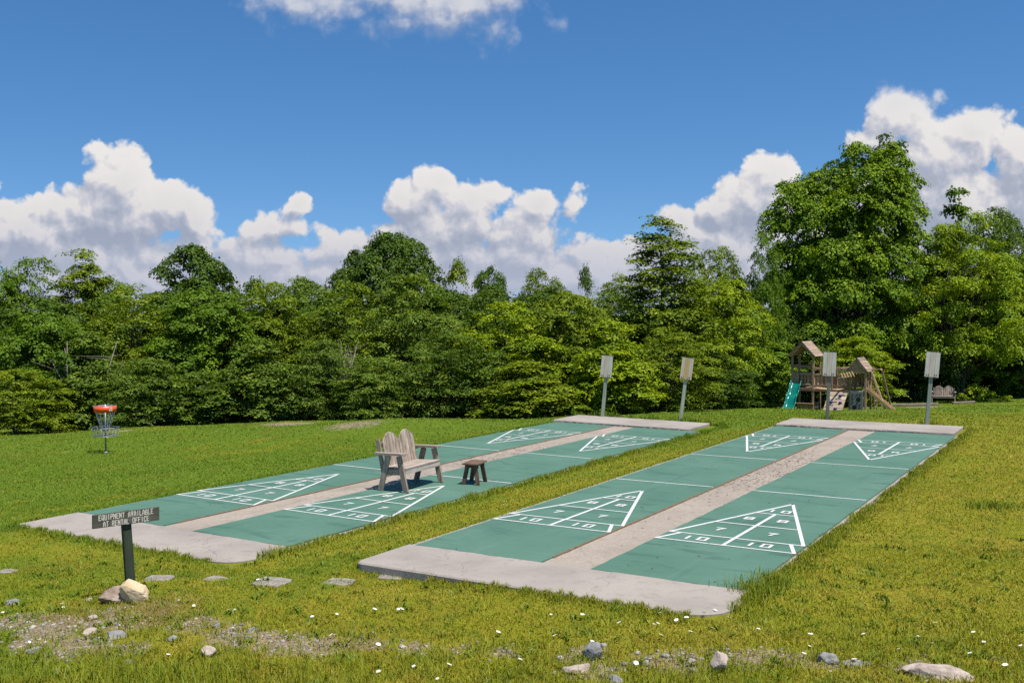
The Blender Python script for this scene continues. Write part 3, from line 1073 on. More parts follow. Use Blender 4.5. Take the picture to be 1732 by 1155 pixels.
# stepping stones, flush with the turf
PV = [(12, 967, 30, 'brown paver half overgrown, farthest along the row beyond the sign post'), (270, 980, 48, 'grey paver lying in the grass just behind the tan rock'), (364, 981, 40, 'paver with dry grass round it, between two others'),
      (459, 986, 62, 'largest grey paver with small pale stones at its edge'), (574, 985, 50, 'narrow paver in the row before the raised apron corner'), (665, 977, 46, 'paver tucked under the raised corner of the concrete apron')]
for i, (px, py, w, lab) in enumerate(PV):
    p = on_ground(px, py); d = (p - CAM).dot(FWD); hw = w / F * d / 2
    r = random.Random(50 + i); n = 16; pts = []
    for j in range(n):
        a = 2 * math.pi * j / n
        q = hw * (1 / max(abs(math.cos(a)), abs(math.sin(a)) * 1.05) ** .8) * r.uniform(.86, 1.04)
        pts.append((q * math.cos(a), q * .9 * math.sin(a), 0))
    mb = MB(); mb.prism([(x, y, -.05) for x, y, _ in pts], (0, 0, .066))
    o = mb.build('stepping_stone', M['paver'], bevel=.008)
    o.location = p; o.rotation_euler = (0, 0, r.uniform(0, .5))
    tag(o, lab, 'paver', 'stepping stones in the grass')


# ------------------------------------------------------------------ disc golf basket
def make_basket():
    p = on_ground(179, 766)
    d = (p - CAM).dot(FWD)
    k = d / F
    root = empty('disc_golf_basket', p)
    tag(root, 'disc golf basket with orange band and steel chains on the far lawn', 'disc golf basket')
    H = 82 * k
    zt = lambda py: (766 - py) * k
    mb = MB(); mb.tube([(0, 0, -.1), (0, 0, zt(684))], .024, 12); mb.build('pole', M['steel'], root, True)
    # band: slightly tapered ring with top cage
    R1, R2, z1, z0 = 18.6 * k, 17.6 * k, zt(686.5), zt(696.5)
    mb = MB(); n = 40
    vs, fs = [], []
    for i in range(n):
        a = 2 * math.pi * i / n
        for R, z in ((R1, z1), (R2, z0), (R2 - .012, z0), (R1 - .012, z1)):
            vs.append((R * math.cos(a), R * math.sin(a), z))
    for i in range(n):
        j = (i + 1) % n
        for q in range(4):
            fs.append((i * 4 + q, j * 4 + q, j * 4 + (q + 1) % 4, i * 4 + (q + 1) % 4))
    mb.add(vs, fs)
    band = mb.build('band', M['orange'], root, True)
    # faded white print on the band
    cam_az = math.atan2(CAM.y - p.y, CAM.x - p.x)
    pr = MB()
    for row, (z, w) in enumerate(((zt(689.3), .10), (zt(692.6), .15))):
        for s in range(4):
            a0 = cam_az + .42 + s * w * .55 + row * -.08; a1 = a0 + w * .42
            rr = R1 * .995 + .002
            for aa, ab in ((a0, a1),):
                hh = .014 + .006 * ((s + row) % 2)
                pr.add([(rr * math.cos(aa), rr * math.sin(aa), z - hh), (rr * math.cos(ab), rr * math.sin(ab), z - hh), (rr * math.cos(ab), rr * math.sin(ab), z + hh), (rr * math.cos(aa), rr * math.sin(aa), z + hh)], [(0, 1, 2, 3)])
    pr.build('white_print', M['white'], band)
    mb = MB()
    mb.ring((0, 0, z1), R1 - .01, .008); mb.ring((0, 0, z0), R2 - .008, .006)
    for i in range(6):
        a = math.pi * i / 3
        mb.tube([(0, 0, z1), (R1 * math.cos(a), R1 * math.sin(a), z1)], .006, 6)
    mb.build('chain_support', M['steel'], root, True)
    # chains: outer and inner set, beaded
    for ring, (n, ra, sag) in enumerate(((12, R2 - .03, .05), (6, R2 * .55, .03))):
        for i in range(n):
            a = 2 * math.pi * (i + .3 * ring) / n
            pts, rr = [], []
            m = 25
            for j in range(m):
                t = j / (m - 1)
                R = ra * (1 - t) ** .75 * (1 - .18 * t) + .045 * t + 0.06 * t * (1 - t)
                R = max(R, .03)
                pts.append((R * math.cos(a), R * math.sin(a), z0 + .01 + (zt(731) - z0) * t))
                rr.append(.0085 if j % 2 else .0045)
            mb = MB(); mb.tube(pts, rr, 5); mb.build('chain', M['chain'], root, True)
    # catching cage
    RB, zb, zr = 21.5 * k, zt(737), zt(723)
    mb = MB()
    mb.ring((0, 0, zr), RB, .009); mb.ring((0, 0, (zb + zr) / 2 + .03), RB * .99, .005); mb.ring((0, 0, zb), RB * .95, .008); mb.ring((0, 0, zb), RB * .5, .005)
    for i in range(20):
        a = 2 * math.pi * i / 20
        c, s = math.cos(a), math.sin(a)
        mb.tube([(.03 * c, .03 * s, zb), (RB * .95 * c, RB * .95 * s, zb), (RB * c, RB * s, zr)], .005, 5)
    mb.build('catch_cage', M['steel'], root, True)
    rim = MB(); rim.tube([(0, 0, -.02), (0, 0, .03)], .06, 12); rim.build('ground_sleeve', M['steel'], root, True)
    return root


make_basket()


# ------------------------------------------------------------------ score boards
def mat_score(stain):
    m, nt, b = new_mat('scoreboard_face')
    k = NB(nt)
    o = k.obj()
    sep = k.n('ShaderNodeSeparateXYZ'); k.put(sep.inputs[0], o)
    x, z = sep.outputs[0], sep.outputs[2]
    n = k.noise(k.scale(o, 18, 18, 3), 1, 5, .6)
    base = k.ramp(n, [(0.3, (0.44, 0.42, 0.35)), (0.6, (0.58, 0.56, 0.48)), (0.8, (0.64, 0.62, 0.54))])
    ax = k.math('ABSOLUTE', k.math('ADD', x, k.math('MULTIPLY', k.math('SUBTRACT', n, .5), .04)))
    mid = k.smooth(ax, .075, .03)
    c = k.mix(k.math('MULTIPLY', k.math('ADD', k.math('MULTIPLY', mid, .6), .4 * stain), stain), base, (0.50, 0.33, 0.10))
    # faded number columns
    d1 = k.math('ABSOLUTE', k.math('SUBTRACT', k.math('ABSOLUTE', x), .062))
    col = k.smooth(d1, .006, .003)
    c = k.mix(k.math('MULTIPLY', col, .75), c, (0.14, 0.12, 0.13))
    fr = k.math('FRACT', k.math('MULTIPLY', z, 19))
    tick = k.math('MULTIPLY', k.smooth(k.math('ABSOLUTE', k.math('SUBTRACT', fr, .5)), .24, .16), k.smooth(ax, .016, .010))
    c = k.mix(k.math('MULTIPLY', tick, .35), c, (0.25, 0.17, 0.07))
    k.put(b.inputs['Base Color'], c)
    b.inputs['Roughness'].default_value = .7
    return m


SB = [(1018, 707, 1026, 638, 1027.5, 602, 'A', 'green post score board with the palest face, farthest from the play set', M['post_green']),
      (1150, 714, 1161, 642, 1164, 606, 'A', 'leaning score board with an orange stained face on a green post', M['post_green']),
      (1399, 712, 1402, 636, 1404, 596, 'B', 'score board standing in front of the wooden play set', M['post_grey']),
      (1567.5, 721, 1577, 638, 1579, 596, 'B', 'score board with a whitish face and dark bolts, near the shaded far bench', M['post_grey'])]
for bx, by, mx, my, tx, ty, which, lab, pm in SB:
    g = at_z(bx, by, 0.0) if which == 'B' else None
    if which == 'A':
        n = A_ROT.col[2]; r = ray(bx, by); t = n.dot(A_POS - CAM) / n.dot(r); g = CAM + r * t
    d = (g - CAM).dot(FWD)
    top = at(tx, ty, d)
    root = empty('scoreboard_post', g)
    tag(root, lab, 'scoreboard', 'score boards behind the far end of the courts')
    up = (top - g)
    H = up.length; up = up.normalized()
    zrot = rad(14)
    X = Vector((math.cos(zrot), math.sin(zrot), 0)); X = (X - up * X.dot(up)).normalized(); Y = up.cross(X)
    root.rotation_euler = Matrix((X, Y, up)).transposed().to_euler()
    bh = (my - ty) / F * d; bw = 0.335
    mb = MB(); mb.box((0, 0.065, (H - bh * .2) / 2 - .15), (0.092, 0.092, H - bh * .2 + .3)); mb.build('post', pm, root, bevel=.004)
    mb = MB(); mb.box((0, 0, 0), (bw, 0.036, bh)); bo = mb.build('score_panel', mat_score({1018: .45, 1150: .95, 1399: .4, 1567.5: .35}[bx]), root, bevel=.003)
    bo.location = (0, 0, H - bh / 2)
    mb = MB(); mb.box((0, 0.02, bh / 2 + .008), (bw + .03, 0.075, .014)); mb.build('cap_board', pm, bo)
    for x in (-.12, -.075, .075, .12):
        mb = MB(); mb.tube([(x, -.017, -bh / 2 + .055 + .012 * (x > 0)), (x, -.032, -bh / 2 + .055 + .012 * (x > 0))], .0125, 8); mb.build('score_peg', M['black'], bo)


# ------------------------------------------------------------------ play set
def make_playset():
    D = 54.0
    O = at(1340, 696, D)
    th = math.atan2(RGT.y, RGT.x) - rad(34)
    root = empty('play_set', O, (0, 0, th))
    tag(root, 'wooden play set with two roofed towers, bridge and green wavy slide', 'play set')
    ct, st = math.cos(rad(34)), math.sin(rad(34))
    hcam = CAM.z - O.z

    def loc(px, py, v=0.0):
        # solve u for screen px on plane v, then z
        t = (px - 866) / F; t0 = (1340 - 866) / F
        # lateral = t0*D + u*ct + v*st ; depth = D - u*st + v*ct
        u = (t * (D + v * ct) - t0 * D - v * st) / (ct + t * st)
        d = D - u * st + v * ct
        z = hcam - (py - 530) / F * d
        return u, max(z, 0.0)

    def part(mb, name, mat, par=root, bev=.006, smooth=False):
        return mb.build(name, mat, par, smooth, bev)
    TW_ = 1.10
    z_eave, z_peak = loc(1340, 601)[1], loc(1357, 580)[1]
    zd = loc(1373, 658)[1]
    # --- main tower posts
    for u in (0.0, TW_):
        for v in (0.0, TW_):
            mb = MB(); mb.box((u, v, z_eave / 2), (0.10, 0.10, z_eave)); part(mb, 'post', M['play_z'])
    mb = MB()
    for i in range(8):
        mb.box((TW_ / 2, 0.0 + (i + .5) * TW_ / 8, zd), (TW_ + .1, TW_ / 8 - .01, .04))
    part(mb, 'deck', M['play_x'])
    mb = MB()
    mb.box((TW_ / 2, -.07, zd - .08), (TW_ + .14, .04, .14)); mb.box((TW_ + .07, TW_ / 2, zd - .08), (.04, TW_ + .1, .14)); mb.box((-.07, TW_ / 2, zd - .08), (.04, TW_ + .1, .14))
    part(mb, 'deck_frame', M['play_x'])
    # rails round the upper level
    zr = loc(1373, 622)[1]

    def railing(a, b, z0, z1, n, name='railing', mat=M['play_x'], gap=.35):
        a, b = Vector((*a, 0)), Vector((*b, 0))
        d = (b - a); L = d.length; d /= L
        nrm = Vector((-d.y, d.x, 0))
        mb = MB()
        for z in (z0 + .05, z1 - .05):
            mb.beam(a + Vector((0, 0, z)), b + Vector((0, 0, z)), .035, .10, nrm)
        for i in range(n):
            c = a + d * (L * (i + .5) / n) + nrm * .036
            mb.beam(c + Vector((0, 0, z0 + .02)), c + Vector((0, 0, z1 - .02)), .03, L / n * (1 - gap), nrm)
        return part(mb, name, mat)
    railing((TW_ * .36, -.02), (TW_, -.02), zd + .12, zd + .78, 4)
    mb = MB(); mb.beam((0, -.06, zr), (TW_, -.06, zr), .04, .12, (0, 1, 0)); mb.beam((TW_ + .06, 0, zr - .14), (TW_ + .06, TW_, zr - .14), .04, .10, (1, 0, 0)); mb.beam((0, TW_ + .06, zr), (TW_, TW_ + .06, zr), .04, .12, (0, 1, 0)); mb.beam((-.06, 0, zr), (-.06, TW_, zr), .04, .12, (1, 0, 0))
    part(mb, 'handrail', M['play_x'])
    railing((TW_, 0), (TW_, TW_), zd + .12, zd + .70, 5)
    railing((0, TW_), (TW_, TW_), zd + .12, zd + .78, 7)
    railing((0, 0), (0, TW_), zd + .12, zd + .78, 6)
    mb = MB(); mb.box((TW_ * .16, .05, zd + .42), (.30, .03, .72)); part(mb, 'tower_door', M['play_z'])
    # lower play den
    railing((TW_ * .2, -.02), (TW_, -.02), 0.02, .44, 6, gap=.25)
    railing((TW_, -.02), (TW_, TW_), 0.02, .52, 8, gap=.25)
    mb = MB(); mb.box((TW_ * .6, -.09, .47), (TW_ * .9, .16, .035)); part(mb, 'counter', M['play_x'])
    # --- gable roof, ridge along v, stepped boards
    def roof(u0, u1, v0, v1, ze, zp, over, nb):
        uc = (u0 + u1) / 2
        for s in (-1, 1):
            mb = MB()
            e = Vector((uc + s * ((u1 - u0) / 2 + over), 0, ze - over * (zp - ze) / ((u1 - u0) / 2) * .6)); p = Vector((uc, 0, zp))
            sl = (p - e)
            nrm = Vector((-sl.z, 0, sl.x)).normalized()
            if nrm.z < 0: nrm = -nrm
            for i in range(nb):
                a = e + sl * (i / nb); b = e + sl * ((i + 1.12) / nb)
                lift = nrm * .016
                mb.prism([(a.x + lift.x, v0, a.z + lift.z), (a.x + lift.x, v1, a.z + lift.z), (b.x, v1, b.z), (b.x, v0, b.z)], nrm * .022)
            part(mb, 'roof', M['play_roof'], bev=0)
        for v in (v0 + .03, v1 - .03):
            mb = MB()
            for s in (-1, 1):
                mb.beam((uc, v, zp - .07), (uc + s * ((u1 - u0) / 2 + over * .8), v, ze - .03 - over * .4), .04, .13, (0, 1, 0))
            part(mb, 'bargeboard', M['play_x'])
    roof(0, TW_, -.18, TW_ + .22, z_eave, z_peak, .14, 7)
    # --- wavy green slide
    sz = loc(1346, 651)[1]
    c0 = TW_ * .20
    n = 30
    L = 1.55
    vs, fs = [], []
    prof = [(-.29, .17), (-.27, .185), (-.25, .17), (-.22, .02), (-.12, 0), (.12, 0), (.22, .02), (.25, .17), (.27, .185), (.29, .17), (.27, -.03), (-.27, -.03)]
    for i in range(n + 1):
        t = i / n
        v = -.05 - L * t
        z = sz * (1 - t) ** 1.05 + .075 * math.sin(t * math.pi * 2 * 2.4) * math.sin(math.pi * t) + .05
        for a, b in prof:
            vs.append((c0 + a + .06 * t, v, z + b))
    m = len(prof)
    for i in range(n):
        for j in range(m):
            k2 = (j + 1) % m
            fs.append((i * m + j, i * m + k2, (i + 1) * m + k2, (i + 1) * m + j))
    fs.append(tuple(range(m))); fs.append(tuple(range(n * m, n * m + m))[::-1])
    mb = MB(); mb.add(vs, fs); part(mb, 'wave_slide', M['slide_green'], bev=0, smooth=True)
    # dark tyre lying by the slide foot
    # --- bridge
    uB0, uB1 = TW_ + .05, loc(1437, 660)[0]
    zb = zd - .02
    mb = MB()
    nb = 12
    for i in range(nb):
        u = uB0 + (uB1 - uB0) * (i + .5) / nb
        sag = -.05 * math.sin(math.pi * (i + .5) / nb)
        mb.box((u, .45, zb + sag), ((uB1 - uB0) / nb - .015, .9, .035))
    part(mb, 'bridge_deck', M['play_x'])
    mb = MB(); mb.box(((uB0 + uB1) / 2, -.03, zb - .07), (uB1 - uB0, .05, .12)); mb.box(((uB0 + uB1) / 2, .93, zb - .07), (uB1 - uB0, .05, .12)); part(mb, 'bridge_beam', M['play_x'])
    railing((uB0, 0), (uB1, 0), zb + .1, zb + .72, 9)
    railing((uB0, .92), (uB1, .92), zb + .1, zb + .72, 9)
    mb = MB(); mb.beam((uB0, -.02, zb + 1.02), (uB1, -.02, zb + 1.02), .04, .11, (0, 1, 0)); mb.beam((uB0, .94, zb + 1.02), (uB1, .94, zb + 1.02), .04, .11, (0, 1, 0)); part(mb, 'handrail', M['play_x'])
    for v in (0, .92):
        mb = MB(); um = (uB0 + uB1) / 2; mb.box((um, v, (zb + 1.0) / 2 + .2), (.09, .09, zb + .8)); part(mb, 'post', M['play_z'])
    # --- second tower
    T2 = .78
    z2e, z2p = loc(1437, 627)[1], loc(1452, 608)[1]
    for u in (uB1, uB1 + T2):
        for v in (0, T2 + .2):
            mb = MB(); mb.box((u, v, z2e / 2), (.09, .09, z2e)); part(mb, 'post', M['play_z'])
    mb = MB()
    for i in range(7):
        mb.box((uB1 + T2 / 2, (i + .5) * (T2 + .2) / 7, zb), (T2 + .1, (T2 + .2) / 7 - .01, .035))
    part(mb, 'deck', M['play_x'])
    for vv in (-.06, T2 + .26):
        mb = MB(); mb.box((uB1 + T2 / 2, vv, z2e - .09), (T2 + .1, .035, .17)); part(mb, 'roof_beam', M['play_x'])
    roof(uB1, uB1 + T2, -.15, T2 + .35, z2e, z2p, .13, 5)
    gb = MB(); uc = uB1 + T2 / 2
    gb.prism([(uc - T2 / 2 + .05, T2 + .29, z2e - .02), (uc + T2 / 2 - .05, T2 + .29, z2e - .02), (uc, T2 + .29, z2p - .08)], (0, .03, 0)); part(gb, 'gable', M['play_x'], bev=0)
    gb = MB()
    gb.prism([(uc - T2 / 2 + .05, -.09, z2e - .02), (uc + T2 / 2 - .05, -.09, z2e - .02), (uc, -.09, z2p - .08)], (0, .03, 0)); part(gb, 'gable', M['play_x'], bev=0)
    railing((uB1, T2 + .2), (uB1 + T2, T2 + .2), zb + .1, zb + .75, 6)
    railing((uB1 + T2, .45), (uB1 + T2, T2 + .2), zb + .1, zb + .75, 3)
    # --- grey activity panel with two round holes and slots
    zp1 = zb - .06
    mb = MB(); mb.box((uB1 + .36, -.08, zp1 / 2), (.66, .04, zp1)); gp = part(mb, 'activity_panel', M['grey_panel'])
    def hole(u, z, ru, rz_, dy):
        pts = [(u + ru * math.cos(a), -.104 - dy, z + rz_ * math.sin(a)) for a in [2 * math.pi * i / 18 for i in range(18)]]
        mb = MB(); mb.prism(pts, (0, .01, 0)); mb.build('panel_hole', M['black'], gp)
    hole(uB1 + .46, zp1 * .66, .115, .115, 0); hole(uB1 + .27, zp1 * .32, .115, .115, 0)
    for u, z in ((.17, .84), (.17, .69), (.17, .53), (.38, .87), (.55, .87), (.52, .43), (.52, .29), (.54, .13), (.24, .09), (.40, .50)):
        mb = MB(); mb.box((uB1 + u, -.104, zp1 * z), (.11, .01, .035), Matrix.Rotation(random.uniform(-.25, .25), 3, 'Y')); mb.build('panel_slot', M['black'], gp)
    # --- climbing wall leaning on the bridge
    uw0, uw1 = uB1 - 1.03, uB1 - .06
    mb = MB(); nb = 6; ztop = zb - .12
    for i in range(nb):
        z0, z1 = ztop * i / nb, ztop * (i + 1) / nb - .018
        sh = -.14
        f0, f1 = 1 - i / nb, 1 - (i + 1) / nb
        y0, y1 = -.12 - .75 * f0, -.12 - .75 * f1
        s0, s1 = sh * f0, sh * f1
        mb.prism([(uw0 + s0, y0, z0), (uw1 + s0, y0, z0), (uw1 + s1, y1, z1), (uw0 + s1, y1, z1)], (0, .035, .02))
    cw = part(mb, 'climbing_wall', M['play_rock'])
    for fu, fz in ((.68, .84), (.30, .55), (.62, .28), (.18, .05), (.78, .55)):
        mb = MB()
        z = ztop * fz; y = -.12 - .75 * (1 - fz); u = uw0 + (uw1 - uw0) * fu - .14 * (1 - fz)
        n8 = 8; vs = []; fs = []
        for j in range(4):
            rr = .085 * math.cos(j * .5); dy = .085 * math.sin(j * .5)
            for i in range(n8):
                a = 2 * math.pi * i / n8
                vs.append((u + rr * math.cos(a) * 1.1, y - dy, z + rr * math.sin(a) * .8 + dy * .3))
        for j in range(3):
            for i in range(n8):
                k2 = (i + 1) % n8
                fs.append((j * n8 + i, j * n8 + k2, (j + 1) * n8 + k2, (j + 1) * n8 + i))
        fs.append(tuple(range(3 * n8, 4 * n8)))
        mb.add(vs, fs); mb.build('climbing_hold', M['blue'], cw, True)
    # --- trapeze bar with hanging triangle rings
    ut0, zt0 = loc(1421, 625, -.75); ut1, zt1 = loc(1449, 621, .5)
    mb = MB(); mb.beam((ut0, -.75, zt0), (ut1, .5, zt1), .045, .09, (0, 0, 1)); part(mb, 'overhead_bar', M['play_x'])
    for i in range(5):
        t = (i + .4) / 5
        u = ut0 - .05 + (ut1 - ut0) * t * 1.1; v = -.7 + .6 * t; z = zt0 + (zt1 - zt0) * t - .05
        mb = MB()
        a, b, c = Vector((u, v, z - .20)), Vector((u - .12, v - .01, z - .43)), Vector((u + .12, v + .01, z - .43))
        mb.tube([a, b, c, a], .024, 6)
        tr = part(mb, 'trapeze_ring', M['yellow'], bev=0)
        mb = MB(); mb.tube([(u, v, z), (u, v, z - .21)], .008, 5); mb.build('rope', M['chain'], tr)
    # --- pale wooden slide to the right
    us0, zs0 = uB1 + T2 + .02, zb + .03
    us1 = loc(1519, 692, .3)[0]
    for v in (.06, .46):
        mb = MB(); mb.beam((us0, v, zs0 + .05), (us1, v, .10), .04, .16, (0, 1, 0)); part(mb, 'slide_side', M['play_new'])
    mb = MB()
    mb.beam((us0, .26, zs0), (us1 - .05, .26, .07), .37, .03, (0, 1, 0)); part(mb, 'slide_bed', M['play_new'])
    mb = MB(); mb.box((us1 - .2, .26, .04), (.08, .36, .08)); part(mb, 'slide_foot', M['play_new'])
    # --- swing beam on A legs
    ua, za = loc(1474, 629, .5); ub, zb2 = loc(1488, 627, .2)
    mb = MB(); mb.beam((ua - .25, .95, za), (ub, .45, zb2), .07, .14, (0, 0, 1)); part(mb, 'swing_beam', M['play_new'])
    u2 = loc(1507, 683, .9)[0]; u3 = loc(1503, 676, .2)[0]
    mb = MB(); mb.beam((ub - .02, .62, zb2 - .05), (u2, 1.25, 0), .06, .09, (0, 1, 0)); part(mb, 'swing_leg', M['play_z'])
    mb = MB(); mb.beam((ua + .02, .42, za - .05), (u3, .05, 0), .06, .09, (0, 1, 0)); part(mb, 'swing_leg', M['play_z'])
    mb = MB(); mb.beam((ua, .60, za - .4), (uB1 + T2, .78, zb + .3), .05, .07, (0, 1, 0)); part(mb, 'brace', M['play_z'])
    mb = MB()
    for i in range(3):
        z = .35 + .3 * i
        mb.beam((uB1 + T2 + .2, .9, z), (uB1 + T2 + .2, 1.35, z), .04, .05, (1, 0, 0))
    mb.beam((uB1 + T2 + .2, .9, 0), (uB1 + T2 + .2, .9, 1.3), .05, .05, (1, 0, 0)); mb.beam((uB1 + T2 + .2, 1.35, 0), (uB1 + T2 + .2, 1.35, 1.3), .05, .05, (1, 0, 0))
    part(mb, 'ladder', M['play_x'])
    return root, O, th


PS, PSO, PSTH = make_playset()

# weathered timbers edging the play area and the second bench
TB = [(1098, 692, 1190, 691, 50, 'timber edging lying in shade at the wood edge beside the play set'), (1490, 684, 1588, 682, 57, 'timber edging behind the pale slide running towards the shaded bench'), (1612, 680, 1650, 679.5, 58, 'short timber edging past the shaded bench, under the yellow green tree')]
for x0, y0, x1, y1, d, lab in TB:
    a, b = ground_at(x0, d), ground_at(x1, d)
    mb = MB(); c = (a + b) / 2
    mb.beam(a - c + Vector((0, 0, .07)), b - c + Vector((0, 0, .07)), .14, .14, (0, 0, 1))
    o = mb.build('landscape_timber', M['wood_leg'], bevel=.02); o.location = c
    tag(o, lab, 'timber', 'edging timbers round the play area')

b2 = ground_at(1597, 60)
make_bench(b2, (0, 0, math.atan2(-FWD.y, -FWD.x) - rad(24)), 'weathered two-seat bench standing in shade under the trees beyond the courts')

# ------------------------------------------------------------------ trees
def unit(a):
    return a / np.maximum(np.linalg.norm(a, axis=-1, keepdims=True), 1e-9)


def make_lobes(rng, H, R, base, n, prof, flat, per=5, rl=(.34, .55)):
    """a crown as overlapping ellipsoids under a profile r(t)"""
    L = []
    ga = rng.uniform(0, 6.28)
    for i in range(n):
        t = (i + rng.uniform(.2, .8)) / n
        h = base + (H - base) * t
        env = R * prof(t) * rng.uniform(.82, 1.1)
        r = env * rng.uniform(*rl) + .18
        a = ga + i * 2.39996 + rng.uniform(-.4, .4)
        off = max(env - r * .85, 0)
        rz = r * flat * rng.uniform(.8, 1.2)
        L.append((off * math.cos(a), off * math.sin(a), min(max(h, rz * .8 + .05), H - rz * .6), r, r, rz))
    m = max(3, n // per)
    for i in range(m):
        t = (i + .5) / m
        h = base + (H - base) * t; e = R * prof(t) * .62 + .1
        L.append((0, 0, min(h, H - e * .5), e, e, (H - base) / m * .7))
    return np.array(L)


def leaf_cloud(rng, lobes, n_clump, per, leaf, flat=.3, up=.65, droop=.22, csize=(.32, .58), inner=.07, aspect=.62, wild=.36, dome_k=.65):
    """leaf quads in sprays over the lobes: vertices, quads, tone per face"""
    w = lobes[:, 3] * lobes[:, 4] + lobes[:, 3] * lobes[:, 5] * 2
    w = w / w.sum()
    C, D = [], []
    need = n_clump
    while need > 0:
        k = need * 3
        li = rng.choice(len(lobes), size=k, p=w)
        d = unit(rng.normal(size=(k, 3)))
        keep = d[:, 2] > rng.uniform(-.75, .1, k)
        li, d = li[keep], d[keep]
        Lb = lobes[li]
        c = Lb[:, :3] + d * Lb[:, 3:] * rng.uniform(.78, 1.06, (len(li), 1))
        q = (c[:, None, :] - lobes[None, :, :3]) / lobes[None, :, 3:]
        r2 = np.sum(q * q, axis=2)
        r2[np.arange(len(li)), li] = 9
        ok = (r2.min(axis=1) > .62) | (rng.uniform(size=len(li)) < .12)
        ok &= c[:, 2] > .08
        c, d = c[ok], unit(d[ok] / Lb[ok][:, 3:])
        C.append(c[:need]); D.append(d[:need]); need -= len(c[:need])
    C = np.concatenate(C); D = np.concatenate(D)
    ni = int(len(C) * inner)
    if ni:
        li = rng.choice(len(lobes), size=ni, p=w)
        d = unit(rng.normal(size=(ni, 3)))
        C = np.r_[C, lobes[li, :3] + d * lobes[li, 3:] * rng.uniform(.2, .65, (ni, 1))]; D = np.r_[D, d]
    m = len(C)
    UP = np.array([0, 0, 1.0])
    N = unit(UP * up + D * (1 - up) + rng.normal(size=(m, 3)) * .22)
    O = D.copy(); O[:, 2] *= .3; O = unit(O + rng.normal(size=(m, 3)) * .25)
    A = unit(O - N * np.sum(O * N, axis=1, keepdims=True)); B = np.cross(N, A)
    S = rng.uniform(csize[0], csize[1], m)
    rho = np.sqrt(rng.uniform(0, 1, (m, per))); phi = rng.uniform(0, 2 * np.pi, (m, per))
    # a spray is lobed, not a disc
    lob = 1 + .28 * np.sin(phi * rng.integers(3, 6, (m, 1)) + rng.uniform(0, 6, (m, 1)))
    rho = rho * lob
    P = (C[:, None, :] + A[:, None, :] * (rho * np.cos(phi) * S[:, None] * 1.15)[..., None] + B[:, None, :] * (rho * np.sin(phi) * S[:, None] * .85)[..., None]
         + N[:, None, :] * (rng.normal(size=(m, per)) * flat * S[:, None])[..., None])
    P[..., 2] -= droop * rho * rho * S[:, None]
    RD = A[:, None, :] * np.cos(phi)[..., None] + B[:, None, :] * np.sin(phi)[..., None]
    LN = unit(N[:, None, :] + RD * (rho * dome_k)[..., None] + rng.normal(size=(m, per, 3)) * wild)
    AX = A[:, None, :] * np.cos(phi)[..., None] + B[:, None, :] * np.sin(phi)[..., None] + rng.normal(size=(m, per, 3)) * .5
    AX = unit(AX - LN * np.sum(AX * LN, axis=2, keepdims=True))
    BX = np.cross(LN, AX)
    s = leaf * rng.uniform(.65, 1.3, (m, per, 1))
    v0 = P - AX * s * .5
    v1 = P + BX * s * aspect * .5 + LN * s * .10
    v2 = P + AX * s * .5 - LN * s * .08
    v3 = P - BX * s * aspect * .5 + LN * s * .10
    V = np.stack([v0, v1, v2, v3], axis=2).reshape(-1, 3)
    V[:, 2] = np.maximum(V[:, 2], .02)
    Fq = np.arange(len(V)).reshape(-1, 4)
    tone = np.clip(.5 + .20 * rng.normal(size=(m, 1)) + .16 * rng.normal(size=(m, per)), 0, 1).ravel()
    return V, Fq, tone, C


def trunk_mb(rng, H, r0, C, n_limb=22, stems=1, spread=.5, frac=.78):
    mb = MB()
    for sidx in range(stems):
        a = rng.uniform(0, 6.28) + sidx * 6.28 / stems
        lean = spread * (0 if stems == 1 else 1)
        pts, rr = [], []
        n = 9
        w = np.zeros(2)
        for i in range(n):
            t = i / (n - 1)
            w = w + rng.normal(size=2) * .05 * H / 8
            pts.append(Vector((w[0] + math.cos(a) * lean * t ** 1.3 * H * .28 + (0 if stems == 1 else .12 * math.cos(a)), w[1] + math.sin(a) * lean * t ** 1.3 * H * .28 + (0 if stems == 1 else .12 * math.sin(a)), -.25 + (H * frac + .25) * t)))
            flare = 1 + .6 * math.exp(-t * 14)
            rr.append(r0 * (1 - .82 * t) * flare / (stems ** .4))
        mb.tube(pts, rr, 9)
        pick = rng.choice(len(C), size=min(n_limb // stems, len(C)), replace=False)
        for k in pick:
            c = Vector(C[k])
            hz = math.hypot(c.x, c.y)
            zb = min(max(c.z - hz * rng.uniform(.45, .9), H * .12), H * frac * .92)
            t = (zb + .25) / (H * frac + .25) * (n - 1)
            i = int(min(max(t, 0), n - 2)); p0 = pts[i].lerp(pts[i + 1], t - i)
            rb = rr[i] * .42
            mid = p0.lerp(c, .5) + Vector((rng.normal() * .1, rng.normal() * .1, .12 * hz))
            mb.tube([p0, p0.lerp(mid, .55) + Vector((0, 0, .03)), mid, mid.lerp(c, .6), c], [rb, rb * .8, rb * .58, rb * .38, rb * .15], 5, cap=False)
    return mb


def dome(t):
    return max(0.12, math.sin(math.pi * min(1, (.10 + .84 * t))) ** .75) if t < .97 else .18


def bush(t):
    return (.80 + .25 * math.sin(math.pi * t)) * (1 - t ** 3.2) ** .6 + .08


def cone(t):
    return (.62 + .55 * t) if t < .32 else (.80 * (1 - (t - .32) / .72) ** .8 + .06)


PROTO = {}


